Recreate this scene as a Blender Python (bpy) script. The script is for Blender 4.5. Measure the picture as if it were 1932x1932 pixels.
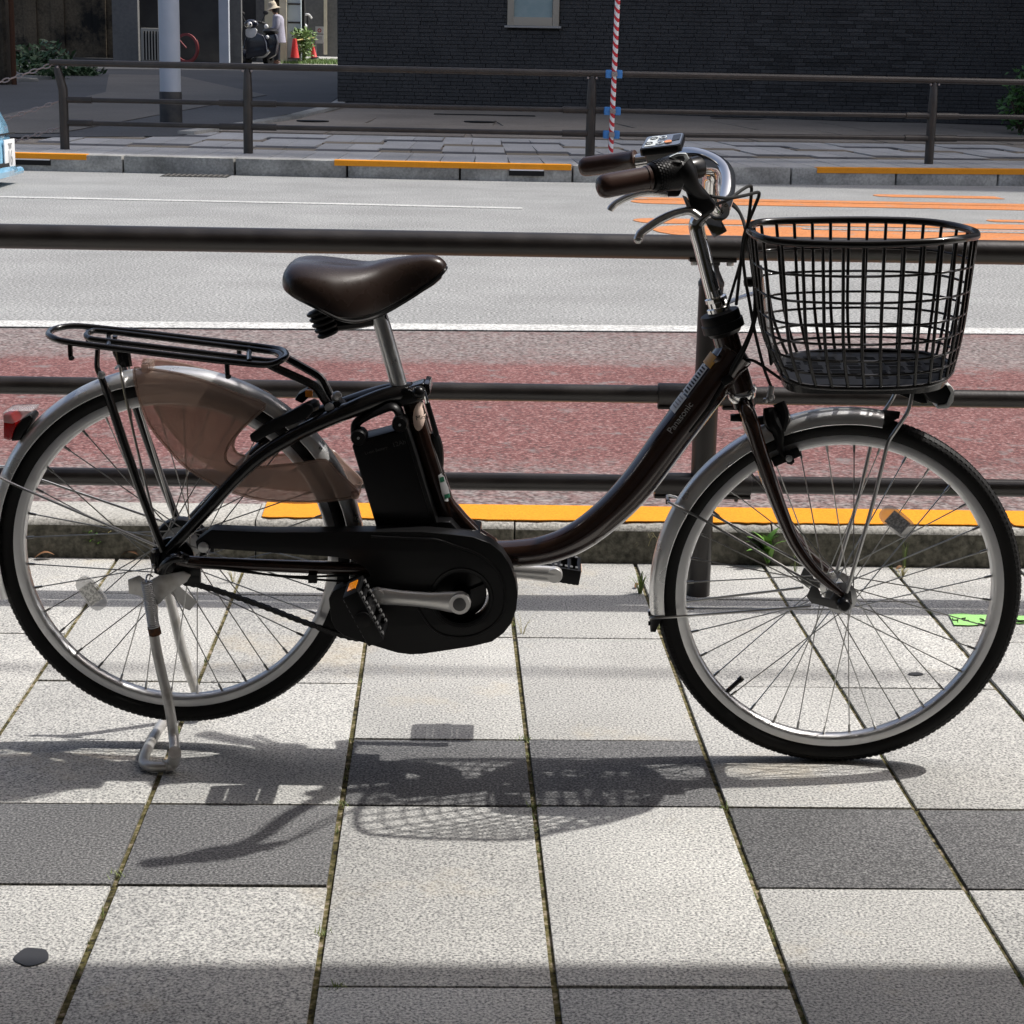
import bpy, bmesh, math, random
from mathutils import Vector, Matrix
from mathutils.geometry import tessellate_polygon

for o in list(bpy.data.objects):
    bpy.data.objects.remove(o)
sc = bpy.context.scene
col = sc.collection
R = math.radians
rnd = random.Random(11)

# ------------------------------------------------------------------ camera
FOC, PITCH, ROLL, YAW, CAMH = 3571.0, .2307, -.0203, .0364, 1.1217   # focal length for a 1932 px wide picture
_f = Vector((math.sin(YAW)*math.cos(PITCH), math.cos(YAW)*math.cos(PITCH), -math.sin(PITCH)))
_r = Vector((math.cos(YAW), -math.sin(YAW), 0)); _d = _f.cross(_r)
_r2 = math.cos(ROLL)*_r + math.sin(ROLL)*_d
_d2 = -math.sin(ROLL)*_r + math.cos(ROLL)*_d
CAM = Vector((0, 0, CAMH))
cd = bpy.data.cameras.new('camera'); cam = bpy.data.objects.new('camera', cd); col.objects.link(cam)
cd.sensor_width = 36; cd.lens = 36*FOC/1932; cd.clip_end = 1500; cd.clip_start = .05
cam.matrix_world = Matrix(((_r2.x, -_d2.x, -_f.x, 0), (_r2.y, -_d2.y, -_f.y, 0), (_r2.z, -_d2.z, -_f.z, CAMH), (0, 0, 0, 1)))
sc.camera = cam

# ------------------------------------------------------------------ light
SUN = Vector((-.66, -.155, -1.0))                      # direction the sunlight travels
elev = math.atan2(1, math.hypot(SUN.x, SUN.y)); azim = math.atan2(-SUN.x, -SUN.y)
wd = bpy.data.worlds.new('World'); sc.world = wd; wd.use_nodes = True
nt = wd.node_tree; bg = nt.nodes['Background']
sk = nt.nodes.new('ShaderNodeTexSky'); sk.sky_type = 'NISHITA'; sk.sun_disc = False
sk.sun_elevation = elev; sk.sun_rotation = azim; sk.air_density = .75; sk.dust_density = 4.0; sk.ozone_density = 1.0
bw_ = nt.nodes.new('ShaderNodeRGBToBW'); mx_ = nt.nodes.new('ShaderNodeMix'); mx_.data_type = 'RGBA'; mx_.inputs[0].default_value = .22; nt.links.new(sk.outputs[0], bw_.inputs[0])
nt.links.new(sk.outputs[0], mx_.inputs[6]); nt.links.new(bw_.outputs[0], mx_.inputs[7]); nt.links.new(mx_.outputs[2], bg.inputs[0]); bg.inputs[1].default_value = .15
sl = bpy.data.lights.new('sun', 'SUN'); sl.energy = 3.3; sl.angle = R(.6); sl.color = (1, .965, .915)
sun = bpy.data.objects.new('sun', sl); col.objects.link(sun)
sun.rotation_euler = SUN.to_track_quat('-Z', 'Y').to_euler(); sun.location = (12, 4, 20)
sc.view_settings.view_transform = 'Standard'; sc.view_settings.look = 'None'
sc.view_settings.gamma = 1; sc.view_settings.use_curve_mapping = False
sc.view_settings.exposure = .36

# ------------------------------------------------------------------ helpers
def ray(x, y): return _f + (x-966)/FOC*_r2 + (y-966)/FOC*_d2
def onz(x, y, z=0.0):                     # point of a horizontal level
    v = ray(x, y); return CAM + v*((z-CAMH)/v.z)
def ony(x, y, Y):                         # point of the upright plane at distance Y
    v = ray(x, y); return CAM + v*(Y/v.y)
PSI, LEAN = -.055, .045                               # the bicycle stands a little askew to the paving
BO = Vector((.6567, 2.98, 0)); BE = Vector((math.cos(PSI), math.sin(PSI), 0)); BN0 = Vector((-math.sin(PSI), math.cos(PSI), 0))
BN = BN0*math.cos(LEAN)+Vector((0, 0, math.sin(LEAN))); BZ = -BN0*math.sin(LEAN)+Vector((0, 0, math.cos(LEAN)))   # it leans slightly to its right
def b(x, y, w=0.0):                       # bicycle frame: x forward, y to its left, z up; w metres towards the near side
    v = ray(x, y); t = ((BO - w*BN - CAM).dot(BN))/v.dot(BN); P = CAM + v*t
    return Vector(((P-BO).dot(BE), -w, (P-BO).dot(BZ)))
def bz(x, y, z):
    P = onz(x, y, z) - BO; return Vector((P.dot(BE), P.dot(BN), P.dot(BZ)))

def cr(pts, n=6, closed=False):
    P = [Vector(p) for p in pts]; out = []; N = len(P)
    rng = range(N) if closed else range(N-1)
    for i in rng:
        if closed: p0, p1, p2, p3 = P[i-1], P[i], P[(i+1) % N], P[(i+2) % N]
        else: p0, p1, p2, p3 = P[max(i-1, 0)], P[i], P[i+1], P[min(i+2, N-1)]
        for k in range(n):
            t = k/n
            out.append(.5*((2*p1)+(p2-p0)*t+(2*p0-5*p1+4*p2-p3)*t*t+(3*p1-p0-3*p2+p3)*t**3))
    if not closed: out.append(P[-1])
    return out
def crv(vals, n):                         # the same for numbers
    return [v.x for v in cr([Vector((a, 0, 0)) for a in vals], n)]

class MB:
    def __init__(s): s.v = []; s.f = []; s.mi = []
    def add(s, vs, fs, mi=0):
        n = len(s.v); s.v += [tuple(v) for v in vs]; s.f += [tuple(i+n for i in f) for f in fs]; s.mi += [mi]*len(fs); return s
    def tube(s, pts, r, n=10, closed=False, caps=True, up=None, r2=None, mi=0):
        pts = [Vector(p) for p in pts]; N = len(pts)
        rr = r if isinstance(r, (list, tuple)) else [r]*N
        rs = r2 if isinstance(r2, (list, tuple)) else ([r2]*N if r2 else rr)
        vs = []; nrm = None
        for i in range(N):
            a = pts[i-1] if (i > 0 or closed) else pts[i]; c = pts[(i+1) % N] if (i < N-1 or closed) else pts[i]
            t = (c-a).normalized()
            if up is not None: nn = Vector(up)
            elif nrm is None: nn = Vector((0, 0, 1)) if abs(t.z) < .9 else Vector((1, 0, 0))
            else: nn = nrm
            nn = nn - t*nn.dot(t)
            if nn.length < 1e-6: nn = t.orthogonal()
            nn.normalize(); nrm = nn; bb = t.cross(nn)
            for k in range(n):
                a_ = 2*math.pi*k/n
                vs.append(pts[i] + nn*(math.cos(a_)*rr[i]) + bb*(math.sin(a_)*rs[i]))
        fs = []
        for i in range(N if closed else N-1):
            j = (i+1) % N
            for k in range(n): fs.append((i*n+k, i*n+(k+1) % n, j*n+(k+1) % n, j*n+k))
        if caps and not closed: fs.append(tuple(range(n-1, -1, -1))); fs.append(tuple((N-1)*n+k for k in range(n)))
        return s.add(vs, fs, mi)
    def lathe(s, prof, o=(0, 0, 0), ax=(0, 0, 1), n=24, a0=0, a1=2*math.pi, closedp=False, mi=0):
        ax = Vector(ax).normalized(); o = Vector(o)
        e1 = ax.orthogonal().normalized()
        if abs(ax.y) > .99: e1 = Vector((1, 0, 0))
        if abs(ax.z) > .99: e1 = Vector((1, 0, 0))
        e2 = ax.cross(e1); full = abs(a1-a0-2*math.pi) < 1e-6
        m = n if full else n+1; vs = []
        for k in range(m):
            a = a0+(a1-a0)*k/n
            for r_, h in prof: vs.append(o+ax*h+(e1*math.cos(a)+e2*math.sin(a))*r_)
        L = len(prof); fs = []
        for k in range(n):
            k2 = (k+1) % m
            for i in range(L if closedp else L-1):
                j = (i+1) % L
                fs.append((k*L+i, k2*L+i, k2*L+j, k*L+j))
        if not full and closedp: fs.append(tuple(range(L))); fs.append(tuple(n*L+i for i in range(L-1, -1, -1)))
        return s.add(vs, fs, mi)
    def ball(s, c, r, n=12, sz=(1, 1, 1), mi=0):
        c = Vector(c); vs = []; fs = []; m = n//2
        for i in range(m+1):
            t = math.pi*i/m
            for k in range(n):
                a = 2*math.pi*k/n
                vs.append(c+Vector((math.sin(t)*math.cos(a)*r*sz[0], math.sin(t)*math.sin(a)*r*sz[1], math.cos(t)*r*sz[2])))
        for i in range(m):
            for k in range(n): fs.append((i*n+k, (i+1)*n+k, (i+1)*n+(k+1) % n, i*n+(k+1) % n))
        return s.add(vs, fs, mi)
    def prism(s, outline, off, holes=(), mi=0):
        loops = [[Vector(p) for p in outline]]+[[Vector(p) for p in h] for h in holes]
        off = Vector(off); flat = [p for l in loops for p in l]; n = len(flat)
        tris = tessellate_polygon(loops)
        vs = flat+[p+off for p in flat]; fs = []
        nrm = Vector((0, 0, 0))
        for t in tris: nrm = nrm+(flat[t[1]]-flat[t[0]]).cross(flat[t[2]]-flat[t[0]])
        fl = nrm.dot(off) > 0
        for t in tris:
            a, c, d = t
            if (flat[c]-flat[a]).cross(flat[d]-flat[a]).dot(off) > 0: fs.append((a, d, c)); fs.append((a+n, c+n, d+n))
            else: fs.append((a, c, d)); fs.append((a+n, d+n, c+n))
        k = 0
        for l in loops:
            m = len(l)
            for i in range(m): fs.append((k+i, k+(i+1) % m, n+k+(i+1) % m, n+k+i))
            k += m
        return s.add(vs, fs, mi)
    def box(s, c, sz, ax=None, mi=0):
        c = Vector(c); ax = ax or (Vector((1, 0, 0)), Vector((0, 1, 0)), Vector((0, 0, 1)))
        vs = [c+ax[0]*(i*sz[0]/2)+ax[1]*(j*sz[1]/2)+ax[2]*(k*sz[2]/2) for i in (-1, 1) for j in (-1, 1) for k in (-1, 1)]
        return s.add(vs, [(0, 1, 3, 2), (4, 6, 7, 5), (0, 4, 5, 1), (2, 3, 7, 6), (0, 2, 6, 4), (1, 5, 7, 3)], mi)
    def loft(s, rings, closed=True, caps=True, mi=0):
        n = len(rings[0]); vs = [p for r_ in rings for p in r_]; fs = []
        for i in range(len(rings)-1):
            for k in range(n if closed else n-1):
                fs.append((i*n+k, i*n+(k+1) % n, (i+1)*n+(k+1) % n, (i+1)*n+k))
        if caps and closed: fs.append(tuple(range(n-1, -1, -1))); fs.append(tuple((len(rings)-1)*n+k for k in range(n)))
        return s.add(vs, fs, mi)
    def mesh(s, name, mats, bevel=0, seg=2, smooth=35, weld=True):
        me = bpy.data.meshes.new(name); me.from_pydata(s.v, [], s.f)
        mats = mats if isinstance(mats, (list, tuple)) else [mats]
        for m in mats: me.materials.append(m)
        if any(s.mi): me.polygons.foreach_set('material_index', s.mi)
        bm = bmesh.new(); bm.from_mesh(me)
        if weld: bmesh.ops.remove_doubles(bm, verts=bm.verts, dist=1e-6)
        bmesh.ops.recalc_face_normals(bm, faces=bm.faces)
        if bevel:
            ed = [e for e in bm.edges if len(e.link_faces) == 2 and e.calc_face_angle(0) > R(28)]
            bmesh.ops.bevel(bm, geom=ed, offset=bevel, segments=seg, affect='EDGES', profile=.6, clamp_overlap=True)
        bm.to_mesh(me); bm.free()
        me.polygons.foreach_set('use_smooth', [True]*len(me.polygons))
        me.set_sharp_from_angle(angle=R(smooth)); me.update()
        return me

def tag(o, label=None, cat=None, group=None, kind=None):
    if label: o['label'] = label
    if cat: o['category'] = cat
    if group: o['group'] = group
    if kind: o['kind'] = kind
    return o
def put(name, me, parent=None, loc=None, rot=None):
    o = bpy.data.objects.new(name, me); col.objects.link(o)
    if parent: o.parent = parent
    if loc is not None: o.location = loc
    if rot is not None: o.rotation_euler = rot
    return o
def ob(name, mb, mats, parent=None, bevel=0, seg=2, smooth=35, loc=None, rot=None):
    return put(name, mb.mesh(name, mats, bevel, seg, smooth), parent, loc, rot)
def empty(name, loc=(0, 0, 0), rz=0):
    o = bpy.data.objects.new(name, None); col.objects.link(o); o.location = loc; o.rotation_euler = (0, 0, rz); o.empty_display_size = .1
    return o
def local(parent, pts): return [Vector(p)-parent.location for p in pts]
def text(name, s, size, origin, ex, ey, mat, parent=None, thick=.0004, align='LEFT', spacing=1.0, shear=0):
    cu = bpy.data.curves.new(name, 'FONT'); cu.body = s; cu.size = size; cu.extrude = thick; cu.align_x = align; cu.space_character = spacing; cu.shear = shear
    t = bpy.data.objects.new(name, cu); col.objects.link(t)
    bpy.context.view_layer.update()
    me = bpy.data.meshes.new_from_object(t.evaluated_get(bpy.context.evaluated_depsgraph_get()))
    bpy.data.objects.remove(t)
    ex = Vector(ex).normalized(); ey = Vector(ey); ey = (ey-ex*ey.dot(ex)).normalized(); ez = ex.cross(ey)
    M = Matrix(((ex.x, ey.x, ez.x, origin[0]), (ex.y, ey.y, ez.y, origin[1]), (ex.z, ey.z, ez.z, origin[2]), (0, 0, 0, 1)))
    me.transform(M); me.materials.clear(); me.materials.append(mat)
    return put(name, me, parent)

# ------------------------------------------------------------------ materials
def pm(name, c, rough=.5, metal=0, c2=None, scale=20, thr=(.35, .65), detail=3, bump=0, bscale=None, coat=0, spec=.5, world=False, rvar=0, alpha=None):
    m = bpy.data.materials.new(name); m.use_nodes = True; N = m.node_tree.nodes; L = m.node_tree.links; p = N['Principled BSDF']
    p.inputs['Base Color'].default_value = (*c, 1); p.inputs['Roughness'].default_value = rough; p.inputs['Metallic'].default_value = metal
    p.inputs['Coat Weight'].default_value = coat; p.inputs['Coat Roughness'].default_value = .06; p.inputs['Specular IOR Level'].default_value = spec
    if c2 or bump or rvar:
        if world: co = N.new('ShaderNodeNewGeometry').outputs['Position']
        else: co = N.new('ShaderNodeTexCoord').outputs['Object']
        tx = N.new('ShaderNodeTexNoise'); tx.inputs['Scale'].default_value = scale; tx.inputs['Detail'].default_value = detail; L.new(co, tx.inputs['Vector'])
        if c2:
            rp = N.new('ShaderNodeValToRGB'); rp.color_ramp.elements[0].position = thr[0]; rp.color_ramp.elements[1].position = thr[1]
            rp.color_ramp.elements[0].color = (*c, 1); rp.color_ramp.elements[1].color = (*c2, 1)
            L.new(tx.outputs['Fac'], rp.inputs[0]); L.new(rp.outputs[0], p.inputs['Base Color'])
        if rvar:
            mr = N.new('ShaderNodeMapRange'); mr.inputs[3].default_value = max(rough-rvar, .02); mr.inputs[4].default_value = rough+rvar
            mr.inputs[1].default_value = .3; mr.inputs[2].default_value = .7
            L.new(tx.outputs['Fac'], mr.inputs[0]); L.new(mr.outputs[0], p.inputs['Roughness'])
        if bump:
            t2 = N.new('ShaderNodeTexNoise'); t2.inputs['Scale'].default_value = bscale or scale; t2.inputs['Detail'].default_value = 3; L.new(co, t2.inputs['Vector'])
            bp = N.new('ShaderNodeBump'); bp.inputs['Strength'].default_value = 1; bp.inputs['Distance'].default_value = bump
            L.new(t2.outputs['Fac'], bp.inputs['Height']); L.new(bp.outputs[0], p.inputs['Normal'])
    return m

def grain(name, stops, gscale, big=(.9, 1.1), bigscale=2.5, rough=.8, bump=.0006, tint=.0, wear=None):
    """speckled mineral surface: fine grain + broad stains + a tint per piece"""
    m = bpy.data.materials.new(name); m.use_nodes = True; N = m.node_tree.nodes; L = m.node_tree.links; p = N['Principled BSDF']
    p.inputs['Roughness'].default_value = rough; p.inputs['Specular IOR Level'].default_value = .3
    g = N.new('ShaderNodeNewGeometry').outputs['Position']
    a = N.new('ShaderNodeTexNoise'); a.inputs['Scale'].default_value = gscale; a.inputs['Detail'].default_value = 2.5; a.inputs['Roughness'].default_value = .65; L.new(g, a.inputs['Vector'])
    rp = N.new('ShaderNodeValToRGB'); cr_ = rp.color_ramp
    while len(cr_.elements) < len(stops): cr_.elements.new(.5)
    for e, (pos, c) in zip(cr_.elements, stops): e.position = pos; e.color = (*c, 1)
    L.new(a.outputs['Fac'], rp.inputs[0])
    s = N.new('ShaderNodeTexNoise'); s.inputs['Scale'].default_value = bigscale; s.inputs['Detail'].default_value = 6; s.inputs['Roughness'].default_value = .6; L.new(g, s.inputs['Vector'])
    mr = N.new('ShaderNodeMapRange'); mr.inputs[1].default_value = .3; mr.inputs[2].default_value = .7; mr.inputs[3].default_value = big[0]; mr.inputs[4].default_value = big[1]
    L.new(s.outputs['Fac'], mr.inputs[0])
    fac = mr.outputs[0]
    if tint:
        oi = N.new('ShaderNodeObjectInfo'); m2 = N.new('ShaderNodeMapRange'); m2.inputs[3].default_value = 1-tint; m2.inputs[4].default_value = 1+tint
        L.new(oi.outputs['Random'], m2.inputs[0]); mu = N.new('ShaderNodeMath'); mu.operation = 'MULTIPLY'; L.new(fac, mu.inputs[0]); L.new(m2.outputs[0], mu.inputs[1]); fac = mu.outputs[0]
    mx = N.new('ShaderNodeVectorMath'); mx.operation = 'SCALE'; L.new(rp.outputs[0], mx.inputs[0]); L.new(fac, mx.inputs['Scale'])
    outc = mx.outputs[0]
    if wear:                               # (second colour, scale, lo, hi)
        w = N.new('ShaderNodeTexNoise'); w.inputs['Scale'].default_value = wear[1]; w.inputs['Detail'].default_value = 8; w.inputs['Roughness'].default_value = .7; L.new(g, w.inputs['Vector'])
        wr = N.new('ShaderNodeMapRange'); wr.inputs[1].default_value = wear[2]; wr.inputs[2].default_value = wear[3]; L.new(w.outputs['Fac'], wr.inputs[0])
        mi = N.new('ShaderNodeMix'); mi.data_type = 'RGBA'; L.new(wr.outputs[0], mi.inputs[0]); L.new(outc, mi.inputs[6]); mi.inputs[7].default_value = (*wear[0], 1); outc = mi.outputs[2]
    L.new(outc, p.inputs['Base Color'])
    if bump:
        bp = N.new('ShaderNodeBump'); bp.inputs['Distance'].default_value = bump; L.new(a.outputs['Fac'], bp.inputs['Height']); L.new(bp.outputs[0], p.inputs['Normal'])
    return m

M = {}
M['slab'] = grain('pale_granite', [(.32, (.10, .10, .10)), (.44, (.315, .315, .305)), (.54, (.50, .495, .470)), (.68, (.70, .69, .645))], 250, (.80, 1.10), 2.2, .75, .0003, .085, ((.50, .43, .31), 1.9, .56, .82))
M['slab_dark'] = grain('dark_granite', [(.34, (.035, .036, .039)), (.47, (.11, .11, .112)), (.56, (.18, .18, .18)), (.68, (.31, .31, .305))], 250, (.82, 1.12), 2.4, .75, .0002, .10)
M['joint'] = grain('mossy_joint', [(.35, (.022, .02, .013)), (.46, (.085, .075, .025)), (.56, (.15, .13, .06)), (.68, (.34, .28, .21))], 70, (.45, 1.3), 6, .95, .003)
M['asphalt'] = grain('pale_asphalt', [(.34, (.07, .072, .074)), (.45, (.23, .233, .23)), (.55, (.33, .333, .325)), (.67, (.55, .55, .53))], 75, (.84, 1.1), 1.3, .85, .001)
M['red'] = grain('red_road', [(.34, (.06, .035, .034)), (.45, (.135, .056, .053)), (.55, (.205, .086, .080)), (.70, (.36, .25, .235))], 85, (.86, 1.1), 1.1, .85, .001, 0, ((.19, .165, .16), 9, .56, .66))
def red_road():
    m = M['red']; N = m.node_tree.nodes; L = m.node_tree.links; p = N['Principled BSDF']; src = p.inputs['Base Color'].links[0].from_socket
    g = N.new('ShaderNodeNewGeometry'); sx_ = N.new('ShaderNodeSeparateXYZ'); L.new(g.outputs['Position'], sx_.inputs[0])
    # the red coating is worn off along the wheel tracks and beside the line
    cv = N.new('ShaderNodeFloatCurve'); mr = N.new('ShaderNodeMapRange'); mr.inputs[1].default_value = 4.4; mr.inputs[2].default_value = 8.6; L.new(sx_.outputs[1], mr.inputs[0]); L.new(mr.outputs[0], cv.inputs[1])
    pts = cv.mapping.curves[0].points
    for x, y in ((.10, .62), (.2, .5), (.32, .2), (.5, .12), (.62, .15), (.72, .62), (.82, .68), (.93, .5)): pts.new(x, y)
    pts[0].location = (0, .7); pts[-1].location = (1, .3); cv.mapping.update()
    n_ = N.new('ShaderNodeTexNoise'); n_.inputs['Scale'].default_value = 22; n_.inputs['Detail'].default_value = 6; n_.inputs['Roughness'].default_value = .75; L.new(g.outputs['Position'], n_.inputs['Vector'])
    ad = N.new('ShaderNodeMath'); ad.operation = 'ADD'; L.new(cv.outputs[0], ad.inputs[0]); L.new(n_.outputs['Fac'], ad.inputs[1])
    st = N.new('ShaderNodeMapRange'); st.inputs[1].default_value = .82; st.inputs[2].default_value = 1.22; st.inputs[4].default_value = .85; L.new(ad.outputs[0], st.inputs[0])
    n2 = N.new('ShaderNodeTexNoise'); n2.inputs['Scale'].default_value = 70; n2.inputs['Detail'].default_value = 2; L.new(g.outputs['Position'], n2.inputs['Vector'])
    rp = N.new('ShaderNodeValToRGB'); rp.color_ramp.elements[0].position = .36; rp.color_ramp.elements[0].color = (.05, .048, .047, 1); rp.color_ramp.elements[1].position = .66; rp.color_ramp.elements[1].color = (.36, .33, .315, 1); L.new(n2.outputs['Fac'], rp.inputs[0])
    mi = N.new('ShaderNodeMix'); mi.data_type = 'RGBA'; L.new(st.outputs[0], mi.inputs[0]); L.new(src, mi.inputs[6]); L.new(rp.outputs[0], mi.inputs[7]); L.new(mi.outputs[2], p.inputs['Base Color'])
red_road()
M['white_paint'] = grain('road_white', [(.34, (.22, .22, .215)), (.46, (.54, .54, .52)), (.62, (.74, .74, .71))], 80, (.82, 1.02), 3, .7, .001, 0, ((.30, .29, .28), 28, .57, .62))
M['orange_paint'] = grain('road_orange', [(.34, (.38, .13, .045)), (.46, (.60, .22, .075)), (.62, (.70, .29, .11))], 85, (.82, 1.03), 3, .7, .001, 0, ((.30, .28, .26), 5, .57, .66))
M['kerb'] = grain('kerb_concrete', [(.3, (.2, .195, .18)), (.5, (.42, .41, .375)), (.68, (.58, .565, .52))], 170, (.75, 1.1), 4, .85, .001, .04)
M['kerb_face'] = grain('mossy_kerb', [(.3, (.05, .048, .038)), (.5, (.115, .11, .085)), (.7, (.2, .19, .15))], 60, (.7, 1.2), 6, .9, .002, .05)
M['kerb_orange'] = grain('kerb_orange', [(.3, (.66, .235, .008)), (.5, (.83, .31, .010)), (.7, (.90, .36, .02))], 200, (.9, 1.04), 6, .6, .0006, 0, ((.40, .22, .06), 40, .70, .76))
M['far_slab'] = grain('far_paving', [(.3, (.36, .355, .345)), (.5, (.47, .465, .45)), (.7, (.54, .535, .52))], 60, (.8, 1.08), 1.2, .8, 0, .10)
M['far_slab_dark'] = grain('far_paving_dark', [(.3, (.08, .08, .085)), (.7, (.13, .13, .13))], 60, (.85, 1.1), 1.2, .8, 0, .1)
M['far_slab_brown'] = grain('far_paving_brown', [(.3, (.20, .165, .12)), (.7, (.30, .255, .19))], 60, (.8, 1.1), 1.2, .8, 0, .1)
M['far_ground'] = grain('far_apron', [(.3, (.25, .215, .175)), (.7, (.34, .30, .25))], 30, (.75, 1.12), .7, .85, 0)
M['alley_tar'] = grain('alley_asphalt', [(.3, (.045, .047, .05)), (.7, (.085, .087, .09))], 30, (.8, 1.2), .5, .85, 0)
M['alley_old'] = grain('alley_old_asphalt', [(.3, (.10, .095, .085)), (.7, (.16, .15, .135))], 30, (.8, 1.2), .5, .85, 0)
M['brick'] = grain('black_brick', [(.3, (.036, .035, .035)), (.7, (.062, .060, .058))], 35, (.8, 1.2), 2, .55, .004, .4)
M['brickbed'] = pm('brick_bed', (.018, .018, .018), .9)
M['oldwall'] = grain('stained_wall', [(.3, (.10, .08, .056)), (.7, (.18, .145, .10))], 18, (.35, 1.2), .45, .9, 0, 0, ((.014, .014, .013), .8, .50, .62))
M['kerb_far'] = grain('weathered_kerb', [(.3, (.30, .30, .28)), (.7, (.50, .495, .465))], 40, (.42, 1.12), 2.6, .9, 0, .12)
M['greywall'] = grain('grey_wall', [(.3, (.13, .13, .13)), (.7, (.17, .17, .165))], 12, (.85, 1.1), .8, .8, 0)
M['darkwall'] = pm('dark_wall', (.03, .03, .032), .8, c2=(.05, .05, .05), scale=2)
M['cream'] = pm('cream_wall', (.72, .66, .5), .8, c2=(.6, .54, .4), scale=3)
M['paleblue'] = pm('pale_blue_panel', (.42, .5, .54), .4, c2=(.5, .57, .6), scale=2)
M['polewhite'] = pm('pole_paint', (.52, .55, .6), .5, c2=(.46, .5, .55), scale=4)
M['poleband'] = pm('pole_band', (.022, .023, .026), .7, c2=(.05, .047, .042), scale=8)
M['rail'] = pm('fence_paint', (.017, .014, .0125), .36, c2=(.027, .0225, .020), scale=14, rvar=.08, bump=.0003, bscale=160)
M['railfar'] = pm('far_fence_paint', (.028, .023, .019), .42, c2=(.045, .037, .030), scale=6)
M['chain'] = pm('chain_link', (.30, .26, .25), .5, .3)
M['steel'] = pm('galvanised', (.5, .5, .5), .4, .8, rvar=.1, scale=40)
M['blueplastic'] = pm('blue_clamp', (.05, .22, .55), .45)
M['redp'] = pm('red_tape', (.55, .02, .03), .5); M['whitep'] = pm('white_tape', (.78, .78, .78), .5)
M['slot'] = pm('drain_slot', (.006, .006, .006), .9)
# bicycle
M['paint'] = pm('brown_paint', (.022, .0085, .005), .18, .2, coat=.9, c2=(.034, .014, .008), scale=900, thr=(.45, .62))
M['black'] = pm('black_paint', (.005, .0045, .0045), .26, coat=.35, spec=.35)
M['plastic'] = pm('black_plastic', (.005, .005, .0055), .40, spec=.24, bump=.00012, bscale=900)
M['satin'] = pm('satin_black', (.005, .005, .0055), .28, spec=.3)
M['rubber'] = pm('tyre_rubber', (.0065, .0065, .0065), .6, spec=.25, bump=.0002, bscale=500)
M['chrome'] = pm('chrome', (.80, .79, .77), .08, 1, rvar=.03, scale=60)
M['alu'] = pm('aluminium', (.62, .62, .61), .33, 1, rvar=.07, scale=70)
M['rim'] = pm('rim_aluminium', (.60, .60, .60), .36, 1, rvar=.06, scale=90)
M['spoke'] = pm('spoke_steel', (.45, .45, .44), .28, 1)
M['guard'] = pm('mudguard_steel', (.78, .78, .77), .32, .75, rvar=.08, scale=25)
M['crank'] = pm('crank_silver', (.68, .67, .65), .32, .65, bump=.0001, bscale=700)
M['stand'] = pm('stand_grey', (.58, .57, .55), .38, .6, c2=(.42, .40, .37), scale=45, thr=(.5, .72))
M['rust'] = pm('rust', (.12, .045, .018), .9, c2=(.05, .025, .015), scale=200)
M['saddle'] = pm('saddle_vinyl', (.024, .0145, .011), .27, bump=.00012, bscale=1400, rvar=.05, scale=30)
M['grip'] = pm('grip_vinyl', (.050, .027, .021), .26, bump=.0001, bscale=900)
M['glass'] = pm('clear_lens', (.8, .8, .8), .06, 0, spec=.8)
M['redlens'] = pm('red_lens', (.45, .012, .012), .12, coat=.6)
M['amber'] = pm('amber_reflector', (.85, .27, .01), .25, coat=.5)
M['silverlens'] = pm('prism_reflector', (.62, .62, .60), .16, .7, c2=(.32, .32, .32), scale=260, thr=(.42, .58))
M['st_white'] = pm('sticker_white', (.7, .71, .72), .4); M['st_pink'] = pm('sticker_pink', (.86, .66, .56), .45); M['st_green'] = pm('sticker_green', (.02, .17, .09), .35)
M['st_orange'] = pm('sticker_orange', (.62, .30, .03), .35); M['ink'] = pm('print_black', (.015, .015, .015), .5); M['inkgrey'] = pm('print_grey', (.33, .33, .33), .4)
M['print_dim'] = pm('print_dim', (.05, .05, .05), .4); M['panelgrey'] = pm('panel_grey', (.07, .075, .08), .1, coat=.8); M['panelwhite'] = pm('panel_print', (.75, .8, .8), .2)
M['lightgreen'] = pm('chalk_green', (.28, .62, .17), .8, c2=(.36, .66, .24), scale=200)
M['leaf'] = pm('weed_leaf', (.10, .24, .035), .5, c2=(.17, .33, .06), scale=60); M['straw'] = pm('dry_grass', (.36, .32, .15), .7); M['deadleaf'] = pm('dead_leaf', (.20, .10, .045), .7)
M['grassgreen'] = pm('grass_blade', (.13, .20, .045), .6, c2=(.22, .25, .09), scale=40)
M['stain'] = pm('dark_stain', (.035, .036, .04), .6)

def clearish(name, tint, amount, col_, rough=.15, glow=0):
    m = bpy.data.materials.new(name); m.use_nodes = True; N = m.node_tree.nodes; L = m.node_tree.links; p = N['Principled BSDF']
    p.inputs['Base Color'].default_value = (*col_, 1); p.inputs['Roughness'].default_value = rough
    t = N.new('ShaderNodeBsdfTransparent'); t.inputs[0].default_value = (*tint, 1)
    body = p.outputs[0]
    if glow:                               # light passing through from behind
        tr = N.new('ShaderNodeBsdfTranslucent'); tr.inputs[0].default_value = (*[min(1, c*1.5) for c in col_], 1); m2 = N.new('ShaderNodeMixShader'); m2.inputs[0].default_value = glow
        L.new(p.outputs[0], m2.inputs[1]); L.new(tr.outputs[0], m2.inputs[2]); body = m2.outputs[0]
    mx = N.new('ShaderNodeMixShader'); mx.inputs[0].default_value = amount; L.new(t.outputs[0], mx.inputs[1]); L.new(body, mx.inputs[2])
    L.new(mx.outputs[0], N['Material Output'].inputs['Surface']); return m
M['smoke'] = clearish('smoked_plastic', (.84, .77, .72), .44, (.40, .315, .275), .25, .4)
M['clear'] = clearish('clear_plastic', (.9, .9, .9), .35, (.75, .75, .75), .1)
M['pane'] = clearish('window_glass', (.7, .78, .8), .35, (.3, .36, .37), .05)
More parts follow.
